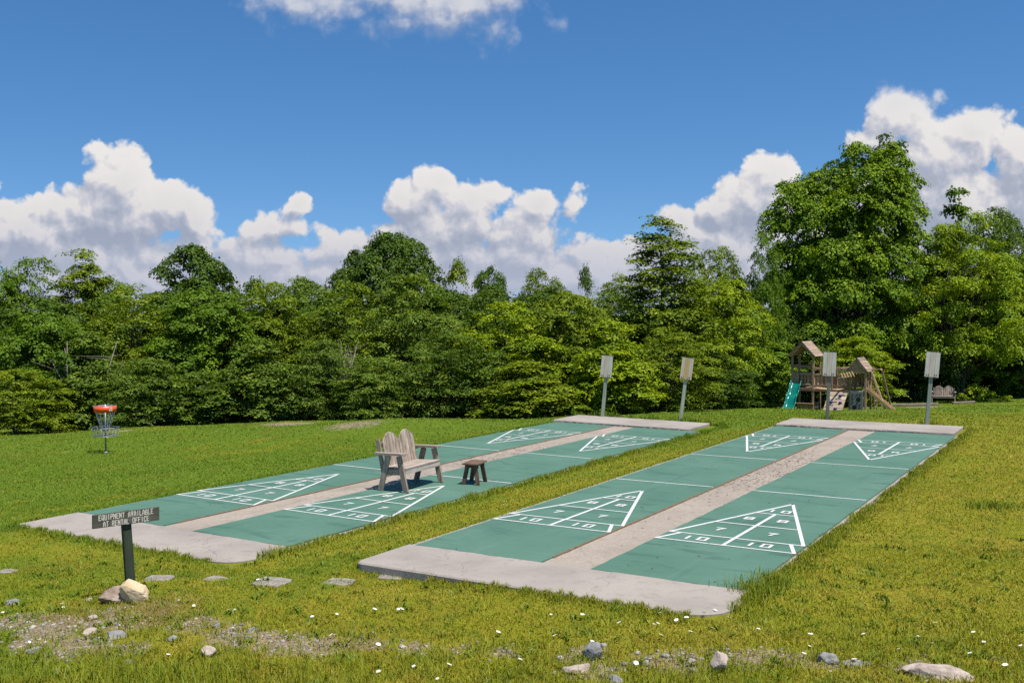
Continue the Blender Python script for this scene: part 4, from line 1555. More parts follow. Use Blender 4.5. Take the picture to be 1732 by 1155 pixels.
def proto(key, H, R, lobes, n_clump, per, leaf, r0, rng, **kw):
    tk = {k: kw.pop(k) for k in ('n_limb', 'stems', 'spread', 'frac') if k in kw}
    V, Fq, tone, C = leaf_cloud(rng, lobes, n_clump, per, leaf, **kw)
    cr = np_mesh('crown', V, Fq, M['leaf_beech'], {'tone': ('FACE', tone)})
    tr = trunk_mb(rng, H, r0, C, **tk).build('trunk', M['bark'], None, True)
    cm, tm = cr.data, tr.data
    bpy.data.objects.remove(cr); bpy.data.objects.remove(tr)
    zmax = np.percentile(V[:, 2], 99.7); rr = np.percentile(np.abs(V[:, 0]), 98.5)
    print('PROTO', key, round(float(V[:, 2].max()), 2), round(float(np.percentile(np.abs(V[:, 0]), 98.5)), 2), len(Fq))
    PROTO[key] = (cm, tm, float(zmax), float(rr))


def R_(s):
    return np.random.default_rng(s)


r = R_(21); proto('beech_a', 6.5, 2.5, make_lobes(r, 6.5, 2.5, .3, 26, bush, .40), 330, 85, .105, .10, r, flat=.10, up=.80, droop=.30, csize=(.30, .60))
r = R_(22); proto('beech_b', 6.5, 2.4, make_lobes(r, 6.5, 2.4, .3, 24, bush, .45), 330, 85, .11, .10, r, flat=.12, up=.75, droop=.28, csize=(.28, .55))
r = R_(23); proto('maple_a', 6.5, 2.6, make_lobes(r, 6.5, 2.6, .3, 20, dome, .75), 380, 110, .105, .12, r, flat=.13, up=.55, droop=.30, csize=(.28, .52), aspect=.85)
r = R_(24); proto('maple_b', 7.0, 2.5, make_lobes(r, 7.0, 2.5, .4, 22, dome, .70), 380, 110, .105, .12, r, flat=.13, up=.60, droop=.30, csize=(.26, .52), aspect=.85)
r = R_(25); proto('hornbeam_a', 4.2, 1.8, make_lobes(r, 4.2, 1.8, .15, 24, bush, .38), 300, 80, .085, .06, r, flat=.10, up=.78, droop=.26, csize=(.22, .42), stems=3, n_limb=24)
r = R_(26); proto('hornbeam_b', 4.2, 1.7, make_lobes(r, 4.2, 1.7, .12, 22, cone, .42), 290, 80, .09, .06, r, flat=.12, up=.72, droop=.24, csize=(.22, .42), stems=2, n_limb=22)
r = R_(27)
lob = []
for z, n, rad_ in ((2.6, 5, 2.0), (3.5, 6, 2.1), (4.4, 7, 2.2), (5.2, 7, 2.3), (6.0, 7, 2.1), (6.8, 6, 1.8), (7.4, 5, 1.5), (7.9, 4, 1.3)):
    for i in range(n):
        a = r.uniform(0, 6.28); rr_ = rad_ * r.uniform(.45, 1.1)
        lob.append((rr_ * math.cos(a), rr_ * math.sin(a), z + r.uniform(-.35, .35), r.uniform(.45, .75), r.uniform(.45, .75), r.uniform(.14, .26)))
proto('locust', 8.2, 2.6, np.array(lob), 330, 75, .095, .11, r, flat=.12, up=.8, droop=.22, csize=(.24, .44), inner=.0, n_limb=60, frac=.86, stems=3, spread=.35)
r = R_(28); proto('tall_beech', 10, 2.7, make_lobes(r, 10, 2.7, .8, 34, cone, .34), 480, 85, .12, .16, r, flat=.08, up=.85, droop=.34, csize=(.32, .65), n_limb=34, frac=.9)
# broad dark maple on the skyline
r = R_(29)
lob = [(-1.9, 0, 5.6, 1.3, 1.4, 1.0), (-.9, .5, 6.6, 1.3, 1.3, 1.0), (.4, -.2, 7.2, 1.3, 1.3, .95), (1.4, .3, 6.9, 1.2, 1.2, 1.0), (2.2, 0, 5.9, 1.2, 1.3, 1.1), (-2.6, 0, 4.7, 1.0, 1.2, .9), (2.7, .2, 4.8, 1.0, 1.2, .9), (0, -1.2, 6, 1.6, 1.2, 1.2), (0, 1.2, 6, 1.8, 1.2, 1.2), (0, 0, 4.6, 2.4, 2.0, 1.5)]
proto('broad_maple', 8.2, 3.4, np.array(lob), 480, 110, .115, .2, r, flat=.13, droop=.30, up=.55, csize=(.3, .6), aspect=.85)
# the great maple: leaders and shoulders follow the photographed outline (x across the view, z up)
r = R_(30)
lob = [(3.0, 0, 14.3, 1.25, 1.4, 1.35), (1.1, .2, 14.1, 1.15, 1.5, 1.25), (3.9, .2, 12.9, 1.3, 1.6, 1.4), (1.7, -.9, 12.8, 2.0, 1.8, 1.4), (-.5, .3, 13.0, 1.15, 1.4, 1.1), (-2.0, .2, 12.5, 1.15, 1.4, 1.05), (-3.4, .1, 11.9, 1.2, 1.4, 1.1), (-4.2, 0, 10.4, 1.25, 1.6, 1.3), (-2.2, -1.4, 10.6, 1.6, 1.4, 1.3),
       (.2, -1.8, 11.0, 1.9, 1.4, 1.4), (2.4, -1.6, 10.6, 1.8, 1.4, 1.4), (4.3, 0, 11.2, 1.2, 1.7, 1.3), (4.3, -.5, 9.2, 1.25, 1.6, 1.3), (-3.6, -.6, 8.4, 1.5, 1.6, 1.2), (-1.8, -2.3, 8.4, 1.7, 1.4, 1.2), (.6, -2.6, 8.6, 1.8, 1.4, 1.2), (2.8, -2.2, 8.0, 1.7, 1.5, 1.2),
       (-4.4, 0, 6.6, 1.4, 1.7, 1.0), (-3.0, -2.2, 6.2, 1.6, 1.5, 1.0), (-.8, -3.0, 6.4, 1.7, 1.4, 1.0), (1.6, -3.0, 6.2, 1.8, 1.4, 1.0), (3.8, -1.6, 6.2, 1.4, 1.6, 1.0), (0, .8, 11, 3.0, 2.4, 2.4), (0, .6, 7.5, 3.6, 3.0, 2.8), (-4.6, -1.2, 4.4, 1.5, 1.6, .9), (-2.4, -2.8, 4.2, 1.6, 1.5, .8), (.6, -3.2, 4.2, 1.6, 1.4, .8), (3.2, -2.2, 4.4, 1.5, 1.5, .8)]
proto('great_maple', 15.4, 5.2, np.array(lob), 1150, 115, .150, .34, r, flat=.13, droop=.30, up=.58, csize=(.38, .78), aspect=.85, n_limb=50, frac=.85, inner=.2)
# spreading yellow-green tree with a visible forked trunk
r = R_(31)
lob = []
for z, n, rad_, rr0 in ((2.7, 10, 4.3, 1.0), (3.7, 12, 4.6, 1.0), (4.9, 11, 4.1, 1.0), (6.1, 10, 3.5, .95), (7.3, 8, 2.9, .9), (8.4, 6, 2.0, .85), (9.4, 4, 1.1, .8)):
    for i in range(n):
        a = 6.28 * i / n + r.uniform(-.3, .3); q = rad_ * r.uniform(.55, 1.0)
        lob.append((q * math.cos(a), q * math.sin(a), z + r.uniform(-.35, .35), rr0 * r.uniform(.8, 1.2), rr0 * r.uniform(.8, 1.2), .40 * r.uniform(.7, 1.2)))
proto('spreading', 9.8, 4.8, np.array(lob), 620, 85, .135, .20, r, flat=.14, up=.78, droop=.3, csize=(.34, .72), stems=3, spread=.42, n_limb=54, frac=.7)
r = R_(32)
lob = [(r.uniform(-.12, .12), r.uniform(-.1, .1), .8 + i * .47, .34 - .012 * i, .34 - .012 * i, .17) for i in range(10)]
lob += [(r.uniform(-.5, .5), r.uniform(-.4, .4), r.uniform(.8, 4.0), .3, .3, .15) for i in range(8)]
proto('leader', 5.4, .8, np.array(lob), 110, 55, .12, .05, r, flat=.2, up=.7, csize=(.18, .32), inner=0, frac=.86, n_limb=30)
r = R_(33); proto('round_oak', 8.0, 2.9, make_lobes(r, 8.0, 2.9, .4, 22, dome, .8), 380, 90, .12, .16, r, flat=.16, droop=.4, up=.5, csize=(.3, .5))
r = R_(34); proto('low_plant', .9, .6, np.array([(0, 0, .35, .4, .4, .28), (.3, .1, .5, .3, .3, .2), (-.3, 0, .45, .3, .3, .22), (0, -.2, .65, .3, .3, .2)]), 34, 26, .14, .02, r, flat=.2, up=.7, csize=(.12, .22), inner=0, stems=2, n_limb=10)


def plant(key, px, d, top, w, mat, name, label, cat='tree', group=None, bark='bark', rz=None, sink=0.0, twigs=0):
    g = ground_at(px, d)
    d = (g - CAM).dot(FWD)
    cm, tm, zm, rr = PROTO[key]
    H = CAM.z - g.z - (top - 530) / F * d
    root = empty(name, g - Vector((0, 0, sink)))
    # keep the photographed outline for the shaped trees: local x runs across the view
    az = math.atan2(RGT.y, RGT.x)
    rz = random.uniform(0, 6.28) if rz is None else rz
    root.rotation_euler = (0, 0, az + rz)
    sx = (w / F * d / 2) / rr
    root.scale = (sx, sx, (H + sink) / zm)
    c = bpy.data.objects.new('crown', cm); COL.objects.link(c); c.parent = root
    c.material_slots[0].link = 'OBJECT'; c.material_slots[0].material = M[mat]
    t = bpy.data.objects.new('trunk', tm); COL.objects.link(t); t.parent = root
    t.material_slots[0].link = 'OBJECT'; t.material_slots[0].material = M[bark]
    if twigs:
        rg = R_(px); mb = MB()
        for i in range(twigs):
            a = rg.uniform(-2.9, -.3); hz = rg.uniform(.9, 1.5) * rr * .62
            z0 = zm * rg.uniform(.15, .45); z1 = zm * rg.uniform(.6, .98)
            p0 = Vector((rr * .35 * math.cos(a), rr * .35 * math.sin(a), z0)); p1 = Vector((hz * math.cos(a), hz * math.sin(a), z1))
            m_ = p0.lerp(p1, .5) + Vector((rg.normal() * .12, rg.normal() * .12, -.1))
            mb.tube([p0, m_, p1], [.035, .022, .006], 5)
            for j in range(3):
                q = m_.lerp(p1, rg.uniform(.1, .8)); e = q + Vector((rg.normal() * .35, rg.normal() * .2, abs(rg.normal()) * .45))
                mb.tube([q, e], [.012, .003], 4)
        mb.build('bare_branches', M['bark_pale'], root, True)
    tag(root, label, cat, group)
    return root


TREES = [
    # front row, from the hollow beyond the basket towards the play set
    ('hornbeam_a', 28, 38, 622, 170, 'leaf_beech', 'maple_sapling', 'low yellow green maple sapling at the wood edge, away from the basket'),
    ('maple_a', 75, 41.5, 528, 200, 'leaf_maple', 'maple_tree', 'mid green maple with dense rounded foliage above the low yellow green sapling'),
    ('hornbeam_b', 150, 41, 560, 140, 'leaf_olive', 'hornbeam_tree', 'dull green hornbeam with pale twigs rising behind the disc golf basket', dict(twigs=6)),
    ('hornbeam_a', 250, 38.5, 603, 165, 'leaf_olive', 'hornbeam_tree', 'bushy olive hornbeam spreading low next to the disc golf basket'),
    ('beech_a', 225, 45, 483, 190, 'leaf_beech', 'beech_tree', 'yellowish green beech behind the olive hornbeam beside the basket'),
    ('maple_b', 352, 43.5, 488, 180, 'leaf_maple', 'maple_tree', 'tall dark maple standing between the yellowish beech and olive hornbeams'),
    ('hornbeam_b', 335, 40, 628, 130, 'leaf_dark', 'maple_sapling', 'low dark green maple sapling under the tall dark maple'),
    ('hornbeam_b', 440, 41, 572, 150, 'leaf_olive', 'hornbeam_tree', 'olive hornbeam with drooping sprays near the bare earth patch on the lawn edge'),
    ('beech_b', 462, 46, 478, 170, 'leaf_beech', 'beech_tree', 'beech with yellow green top behind the bare twigged hornbeam'),
    ('hornbeam_a', 545, 41, 574, 140, 'leaf_olive', 'hornbeam_tree', 'hornbeam with pale bare branches showing through its foliage', dict(twigs=22)),
    ('beech_a', 590, 45, 480, 190, 'leaf_beech', 'beech_tree', 'wide beech of mixed olive leaves above and behind the bare branches'),
    ('hornbeam_a', 636, 40, 604, 150, 'leaf_olive', 'hornbeam_tree', 'low hornbeam at the lawn edge directly behind the wooden bench'),
    ('beech_b', 690, 45, 466, 190, 'leaf_olive', 'beech_tree', 'large olive beech whose top meets the broad dark maple on the skyline'),
    ('beech_a', 762, 41.5, 562, 180, 'leaf_dark', 'beech_tree', 'dark shaded beech with layered sprays beyond the stool'),
    ('beech_b', 852, 43.5, 512, 200, 'leaf_bright', 'beech_tree', 'bright green beech catching the sun in the middle of the wood'),
    ('hornbeam_b', 890, 40, 612, 170, 'leaf_beech', 'hornbeam_tree', 'low leafy hornbeam under the bright green beech'),
    ('maple_a', 962, 45, 496, 180, 'leaf_beech', 'maple_tree', 'light green maple between the bright beech and the tall layered beech'),
    ('hornbeam_b', 1032, 41, 545, 150, 'leaf_bright', 'hornbeam_tree', 'yellow green hornbeam right behind the palest score board'),
    ('tall_beech', 1120, 47, 374, 190, 'leaf_beech', 'beech_tree', 'tallest beech of the middle wood, pointed with flat tiers of leaves'),
    ('beech_a', 1130, 43, 556, 170, 'leaf_beech', 'beech_tree', 'low layered beech behind the orange stained score board'),
    ('maple_a', 1222, 50, 478, 170, 'leaf_bright', 'maple_tree', 'sunlit yellow green maple at the foot of the great maple'),
    ('maple_b', 1258, 58, 558, 150, 'leaf_maple', 'maple_tree', 'dark low maple beside the green slide of the play set'),
    ('beech_b', 1205, 47, 600, 150, 'leaf_dark', 'beech_tree', 'shadowy low beech between the orange stained score board and the slide'),
    ('great_maple', 1422, 65, 250, 268, 'leaf_big', 'maple_tree', 'great maple, the tallest tree, rising behind the play set', dict(rz=0.0)),
    ('maple_b', 1345, 65, 545, 220, 'leaf_maple', 'maple_tree', 'shaded maple in the gloom behind the roofed tower'),
    ('hornbeam_a', 1445, 59.5, 572, 140, 'leaf_bright', 'hornbeam_tree', 'small pale green hornbeam just behind the low second tower of the play set'),
    ('spreading', 1622, 64, 372, 270, 'leaf_yellow', 'locust_tree', 'spreading yellow green tree with forked trunk above the shaded bench', dict(rz=.6)),
    ('round_oak', 1680, 72, 360, 150, 'leaf_dark', 'oak_tree', 'dark domed tree behind the spreading yellow green tree'),
    ('leader', 1612, 70, 326, 70, 'leaf_maple', 'aspen_tree', 'thin twiggy tree top poking above the spreading yellow green tree'),
    ('beech_b', 1735, 66, 436, 110, 'leaf_olive', 'beech_tree', 'sparse tree with bare grey limbs next to the spreading yellow green tree', dict(twigs=16)),
    ('maple_b', 1425, 71, 440, 230, 'leaf_dark', 'maple_tree', 'dark tree whose leaves close the heart of the great maple from behind'),
    ('maple_a', 1545, 66, 520, 180, 'leaf_dark', 'maple_tree', 'deep green maple in shadow between great maple and spreading tree'),
    ('maple_b', 1700, 70, 500, 160, 'leaf_maple', 'maple_tree', 'shaded maple filling the gap behind the forked trunk'),
    ('maple_b', 1650, 69, 430, 260, 'leaf_yellow', 'maple_tree', 'full light green crown filling in behind the spreading yellow green tree'),
    ('round_oak', 1712, 76, 372, 150, 'leaf_maple', 'oak_tree', 'tall dark green crown behind the dark domed tree'),
    # skyline
    ('maple_b', -5, 49, 447, 120, 'leaf_maple', 'maple_tree', 'maple crown cut by the picture edge beside the airy feathery tree'),
    ('beech_b', 60, 50, 436, 150, 'leaf_maple', 'ash_tree', 'airy tree with feathery layered sprays against the clouds beyond the basket'),
    ('tall_beech', 140, 51, 424, 140, 'leaf_beech', 'ash_tree', 'feathery tree top with flat tiers next to the airy tree'),
    ('maple_a', 328, 51, 417, 180, 'leaf_dark', 'maple_tree', 'domed dark maple top breaking the skyline under the big cloud'),
    ('hornbeam_b', 432, 51, 474, 100, 'leaf_maple', 'ash_tree', 'small open crown next to the domed dark maple top'),
    ('maple_b', 510, 52, 472, 150, 'leaf_olive', 'beech_tree', 'flat topped beech on the skyline between two dark maples'),
    ('broad_maple', 650, 55, 397, 205, 'leaf_dark', 'maple_tree', 'broad dark maple standing clear of the skyline', dict(rz=0.0)),
    ('hornbeam_b', 775, 53, 443, 76, 'leaf_beech', 'beech_tree', 'narrow beech top beside the broad dark maple'),
    ('maple_b', 832, 53, 456, 90, 'leaf_dark', 'maple_tree', 'small dark double crown between narrow beech and round olive crown'),
    ('round_oak', 915, 54, 458, 120, 'leaf_olive', 'oak_tree', 'low round olive crown on the skyline above the bright green beech'),
    ('hornbeam_b', 990, 55, 456, 50, 'leaf_dark', 'beech_tree', 'tiny pointed dark crown on the skyline'),
    ('beech_a', 1045, 56, 468, 110, 'leaf_beech', 'beech_tree', 'beech crown just in front of the tallest pointed beech'),
    ('round_oak', 1215, 57, 424, 150, 'leaf_beech', 'oak_tree', 'rounded crown between the tallest beech and the great maple'),
    ('beech_b', 1290, 58, 398, 90, 'leaf_maple', 'beech_tree', 'slim crown touching the flank of the great maple'),
    ('maple_b', 185, 52, 470, 140, 'leaf_maple', 'maple_tree', 'maple crown filling the dip between feathery tree top and domed dark maple'),
]
for row in TREES:
    kw = row[8] if len(row) > 8 else {}
    plant(*row[:8], **kw)
# deeper trees that close the wood: nothing tells them apart
for i, (px, d, top) in enumerate([(-60, 47, 520), (60, 48, 505), (170, 49, 505), (290, 49, 495), (400, 49, 495), (520, 49, 495), (620, 50, 520), (740, 50, 490), (830, 50, 492), (930, 50, 492), (1030, 51, 495), (1170, 54, 520), (1270, 62, 520), (1390, 70, 520), (1500, 72, 500), (1610, 74, 510), (1780, 72, 460)]):
    plant(('beech_a', 'maple_b', 'beech_b', 'maple_a')[i % 4], px, d, top, 210, 'leaf_dark', 'beech_tree', 'dark green tree deep in the wood, mostly hidden by the front row', 'tree', 'deep trees of the wood')
for px, d, top, w, lab in [(1652, 60.5, 652, 34, 'broad leaved green plant growing at the foot of the forked trunk'), (1672, 60.5, 660, 30, 'pale green plant in the shade between forked trunk and wood edge'), (1628, 60.2, 668, 24, 'low plant beside the shaded bench'), (1704, 60.5, 672, 28, 'low weed clump at the shaded edge of the dry lawn')]:
    plant('low_plant', px, d, top, w, 'leaf_bright', 'broadleaf_plant', lab, 'plant')
# ------------------------------------------------------------------ grass, pebbles, flowers
fx, fy = FWD.x / math.hypot(FWD.x, FWD.y), FWD.y / math.hypot(FWD.x, FWD.y)


def scatter(d0, d1, dens, rng):
    """uniform points in the ground wedge seen between two distances, with a margin of a few steps"""
    a = lambda d: .60 * d * d + 6.0 * d
    n = int((a(d1) - a(d0)) * dens)
    d = np.sqrt(rng.uniform(0, 1, n) * (d1 * d1 - d0 * d0) + d0 * d0)
    l = rng.uniform(-1, 1, n) * (.60 * d + 3.0)
    return CAM.x + fx * d + fy * l, CAM.y + fy * d - fx * l, d


def blades(x, y, h, w, rng, lean=.55, bend=.5):
    n = len(x)
    z = grid_z(x, y)
    a = rng.uniform(0, 2 * np.pi, n); ca, sa = np.cos(a), np.sin(a)
    b = rng.uniform(0, 2 * np.pi, n)
    ln = np.abs(rng.normal(size=n)) * lean
    ox, oy = np.cos(b) * ln * h, np.sin(b) * ln * h
    P = np.stack([x, y, z - .006], 1)
    W = np.stack([ca * w / 2, sa * w / 2, 0 * w], 1)
    m = P + np.stack([ox * .4, oy * .4, h * .62], 1)
    t = P + np.stack([ox * (1 + bend * .3), oy * (1 + bend * .3), h * (1 - .12 * np.minimum(ln, 1.5))], 1)
    V = np.stack([P - W, P + W, m + W * .75, m - W * .75, t], 1).reshape(-1, 3)
    i = np.arange(n)[:, None] * 5
    tri = np.concatenate([i + [0, 1, 2], i + [0, 2, 3], i + [3, 2, 4]], 1).reshape(-1, 3)
    return V, tri


BL = {'V': [], 'F': [], 'rnd': [], 'lush': [], 'n': 0}


def put(x, y, h, w, rng, lush, **kw):
    V, T = blades(x, y, h, w, rng, **kw)
    BL['V'].append(V); BL['F'].append(T + BL['n']); BL['n'] += len(V)
    r_ = rng.uniform(0, 1, len(x)); BL['rnd'].append(np.repeat(r_, 3)); BL['lush'].append(np.repeat(np.broadcast_to(lush, len(x)), 3))


rng = np.random.default_rng(77)
ph = rng.uniform(0, 6.28, 12); kv = rng.normal(size=(12, 2))


def patch(x, y, s):
    return sum(np.sin((x * kv[i, 0] + y * kv[i, 1]) * s * (1 + .3 * i) + ph[i]) for i in range(12)) / 12


for d0, d1, dens, h, w in ((6.6, 9.5, 4600, .031, .0068), (9.5, 13, 3000, .030, .008), (13, 19, 1400, .028, .011), (19, 28, 520, .028, .018), (28, 40, 190, .03, .03), (40, 62, 50, .035, .05)):
    x, y, d = scatter(d0, d1, dens, rng)
    dB, dA = slab_dists(x, y)
    pb = patch(x, y, 2.2)
    b = bare_at(x, y)
    keep = (np.minimum(dA, dB) > .02) & (rng.uniform(size=len(x)) > b * 1.02 + (pb < -.25) * .0)
    x, y, pb, b = x[keep], y[keep], pb[keep], b[keep]
    hh = h * (1 + .55 * pb + .35 * patch(x, y, 6)) * rng.uniform(.55, 1.4, len(x))
    # the verge is not mown: taller and rougher close to the road side
    rg_ = sstep(d[keep], 11.2, 8.6)
    hh = hh * (1 + .75 * rg_)
    lush = np.clip(.25 * pb + .25 * rg_ * (patch(x, y, 3) > 0), 0, 1)
    put(x, y, np.maximum(hh, .015), w * rng.uniform(.7, 1.3, len(x)), rng, lush, lean=.95)

# longer unmown fringe against the concrete
def fringe(fn, n, hmin, hmax, w, out=.14, lush=.7, dens_fn=None):
    t = rng.uniform(0, 1, n)
    if dens_fn is not None:
        k = rng.uniform(size=n) < dens_fn(t); t = t[k]
    clump = .5 + .5 * np.sin(t * 61 + 2 * np.sin(t * 23)) * np.sin(t * 37 + 1)
    o = np.abs(rng.normal(size=len(t))) * out - .03
    x, y = fn(t, o)
    h = (hmin + (hmax - hmin) * clump * rng.uniform(.3, 1, len(t))) * np.exp(-np.maximum(o, 0) * 3)
    put(x, y, np.maximum(h, .03), w * rng.uniform(.7, 1.3, len(t)), rng, lush * rng.uniform(.5, 1, len(t)), lean=.42)


def loc_line(x0, y0, x1, y1, nx_, ny_, A=False):
    def f(t, o):
        x = x0 + (x1 - x0) * t + nx_ * o; y = y0 + (y1 - y0) * t + ny_ * o
        if A:
            return A_T[0] + A_NP[0, 0] * x + A_NP[0, 1] * y, A_T[1] + A_NP[1, 0] * x + A_NP[1, 1] * y
        return x, y
    return f


W_ = HALF_W - .005
fringe(loc_line(W_, Y_NEAR + .6, W_, Y_FAR, 1, 0), 9000, .05, .15, .010)
fringe(loc_line(W_, Y_NEAR + .3, W_, -4.0, 1, 0), 2200, .07, .17, .009)
fringe(loc_line(-W_, Y_NEAR, -W_, Y_FAR, -1, 0), 6000, .035, .075, .010, lush=.35)
fringe(loc_line(-W_ + 1.1, Y_NEAR, W_ - .3, Y_NEAR, 0, -1), 4200, .05, .15, .008, lush=.5)
fringe(loc_line(-W_, Y_NEAR, -W_ + 1.1, Y_NEAR, 0, -1), 900, .03, .08, .008, lush=.6)
fringe(loc_line(-W_, Y_FAR, W_, Y_FAR, 0, 1), 1800, .05, .12, .014)
fringe(loc_line(W_, Y_NEAR + .4, W_, Y_FAR, 1, 0, True), 9000, .06, .19, .012)
fringe(loc_line(-W_, Y_NEAR, -W_, Y_FAR, -1, 0, True), 6000, .05, .13, .012, lush=.6)
fringe(loc_line(-W_, Y_NEAR, W_ - .4, Y_NEAR, 0, -1, True), 4200, .05, .16, .009)
fringe(loc_line(-W_ - .3, Y_FAR, W_, Y_FAR, 0, 1, True), 5000, .10, .42, .018, out=.35, lush=.35)
for px, py, n, h in [(1700, 860, 260, .10), (1660, 858, 260, .11), (1275, 1003, 400, .16), (1305, 985, 260, .14)]:
    p = on_ground(px, py); x = p.x + rng.normal(size=n) * .14; y = p.y + rng.normal(size=n) * .14
    k = np.minimum(*slab_dists(x, y)) > -.001
    put(x[k], y[k], h * rng.uniform(.5, 1.2, k.sum()), np.full(k.sum(), .009), rng, .8)
for bx, by, *_r in SB:
    p = on_ground(bx, by - 2); n = 160
    put(p.x + rng.normal(size=n) * .14, p.y + .05 + rng.normal(size=n) * .10, rng.uniform(.06, .26, n), np.full(n, .013), rng, .5)
# rank grass along the very bottom of the verge
x, y, d = scatter(7.0, 9.3, 900, rng)
l = (x - CAM.x) * fy - (y - CAM.y) * fx
den = np.where(l < -1.2, 1.0, .5) * sstep(d, 9.3, 8.2) * (.6 + .8 * (patch(x, y, 3) > -.05))
k = (rng.uniform(size=len(x)) < den) & (rng.uniform(size=len(x)) > bare_at(x, y) * .8)
put(x[k], y[k], rng.uniform(.07, .22, k.sum()) * (.6 + .5 * (l[k] < -1.2)), rng.uniform(.006, .011, k.sum()), rng, .75 * rng.uniform(.4, 1, k.sum()), lean=.45)
# sparse tufts inside the stony patches
x, y, d = scatter(7.4, 11.5, 700, rng)
k = (bare_at(x, y) > .3) & (patch(x, y, 4.5) > .02)
put(x[k], y[k], rng.uniform(.03, .09, k.sum()), np.full(k.sum(), .008), rng, .6)

# grass growing up round the stones
for p, sx, dp in ROCKS:
    n = int(260 * (sx / .12) ** .9); a = rng.uniform(0, 6.28, n)
    q = 1.0 + np.abs(rng.normal(size=n)) * .28
    cx, cy = p.x + FWD.x * sx * dp * .5, p.y + FWD.y * sx * dp * .5
    az = math.atan2(RGT.y, RGT.x); ex, ey = np.cos(a) * sx * q * .92, np.sin(a) * sx * dp * q * .92
    keep = (np.sin(a) > -.95) & (rng.uniform(size=n) < np.where(np.sin(a) < 0, .55, 1))
    x = cx + ex * math.cos(az) - ey * math.sin(az); y = cy + ex * math.sin(az) + ey * math.cos(az)
    put(x[keep], y[keep], rng.uniform(.02, .065, keep.sum()), np.full(keep.sum(), .0075), rng, .55 * rng.uniform(.2, 1, keep.sum()), lean=.7)
# broad leaved weeds in the rough, and the dry straw heap by the tan rock
x, y, d = scatter(7.2, 13.5, 6, rng)
k = np.minimum(*slab_dists(x, y)) > .1
x, y = np.repeat(x[k], 14) , np.repeat(y[k], 14)
x = x + rng.normal(size=len(x)) * .035; y = y + rng.normal(size=len(y)) * .035
put(x, y, rng.uniform(.03, .075, len(x)), rng.uniform(.014, .028, len(x)), rng, .95, lean=1.3)
for px, py, n, sg in [(272, 1027, 1500, .20), (255, 1045, 700, .14), (120, 1045, 500, .16), (300, 1050, 500, .2), (610, 1090, 300, .2)]:
    p = on_ground(px, py)
    x = p.x + rng.normal(size=n) * sg * 1.3; y = p.y + rng.normal(size=n) * sg
    put(x, y, rng.uniform(.02, .06, n), np.full(n, .006), rng, -rng.uniform(.5, 1, n), lean=1.6)
grass = np_mesh('grass', np.concatenate(BL['V']), np.concatenate(BL['F']), M['blade'], {'rnd': ('FACE', np.concatenate(BL['rnd'])), 'lush': ('FACE', np.concatenate(BL['lush']))})
tag(grass, 'short olive green lawn grass with taller fringes along the concrete', 'grass', kind='stuff')

# pebbles in the bare verge
import bmesh
bm = bmesh.new(); bmesh.ops.create_icosphere(bm, subdivisions=1, radius=1.0)
IV = np.array([v.co[:] for v in bm.verts]); IF = np.array([[v.index for v in f.verts] for f in bm.faces]); bm.free()
x, y, d = scatter(7.6, 11.6, 520, rng)
b = bare_at(x, y)
k = rng.uniform(size=len(x)) < (b - .25) * 1.1
x, y = x[k], y[k]; n = len(x)
s = .007 + .018 * rng.uniform(0, 1, n) ** 2.6 + .022 * (rng.uniform(size=n) > .955)
V = IV[None] * (1 + rng.normal(size=(n, len(IV), 1)) * .16) * s[:, None, None] * np.stack([rng.uniform(.8, 1.4, n), rng.uniform(.7, 1.2, n), rng.uniform(.45, .8, n)], 1)[:, None, :]
a = rng.uniform(0, 6.28, n); c_, s_ = np.cos(a)[:, None], np.sin(a)[:, None]
V = np.stack([V[..., 0] * c_ - V[..., 1] * s_, V[..., 0] * s_ + V[..., 1] * c_, V[..., 2]], 2)
V += np.stack([x, y, grid_z(x, y) + s * .15], 1)[:, None, :]
gv = np_mesh('gravel', V.reshape(-1, 3), (IF[None] + (np.arange(n) * len(IV))[:, None, None]).reshape(-1, 3), M['pebble'], {'rnd': ('FACE', np.repeat(rng.uniform(0, 1, n), len(IF)))})
tag(gv, 'mixed grey and tan gravel in the bare verge', 'gravel', kind='stuff')


# small litter lying on the worn middle strip
def flower_mesh():
    mb = MB()
    n = 11
    mb.tube([(0, 0, -.07), (.004, .003, -.03), (0, 0, 0)], .0014, 4)
    stem_faces = len(mb.f)
    for i in range(n):
        a = 2 * math.pi * i / n; c, s = math.cos(a), math.sin(a)
        w = .0052
        mb.add([(.005 * c + w * .5 * s, .005 * s - w * .5 * c, 0), (.026 * c + w * s, .026 * s - w * c, .002), (.026 * c - w * s, .026 * s + w * c, .002), (.005 * c - w * .5 * s, .005 * s + w * .5 * c, 0)], [(0, 1, 2, 3)])
    pet = len(mb.f)
    vs = [(0, 0, .006)] + [(.008 * math.cos(i * .785), .008 * math.sin(i * .785), .001) for i in range(8)]
    mb.add(vs, [(0, 1 + i, 1 + (i + 1) % 8) for i in range(8)])
    o = mb.build('daisy', M['petal'])
    me = o.data; me.materials.append(M['stem']); me.materials.append(M['eye'])
    for i, p_ in enumerate(me.polygons):
        p_.material_index = 1 if i < stem_faces else (0 if i < pet else 2)
    bpy.data.objects.remove(o)
    return me


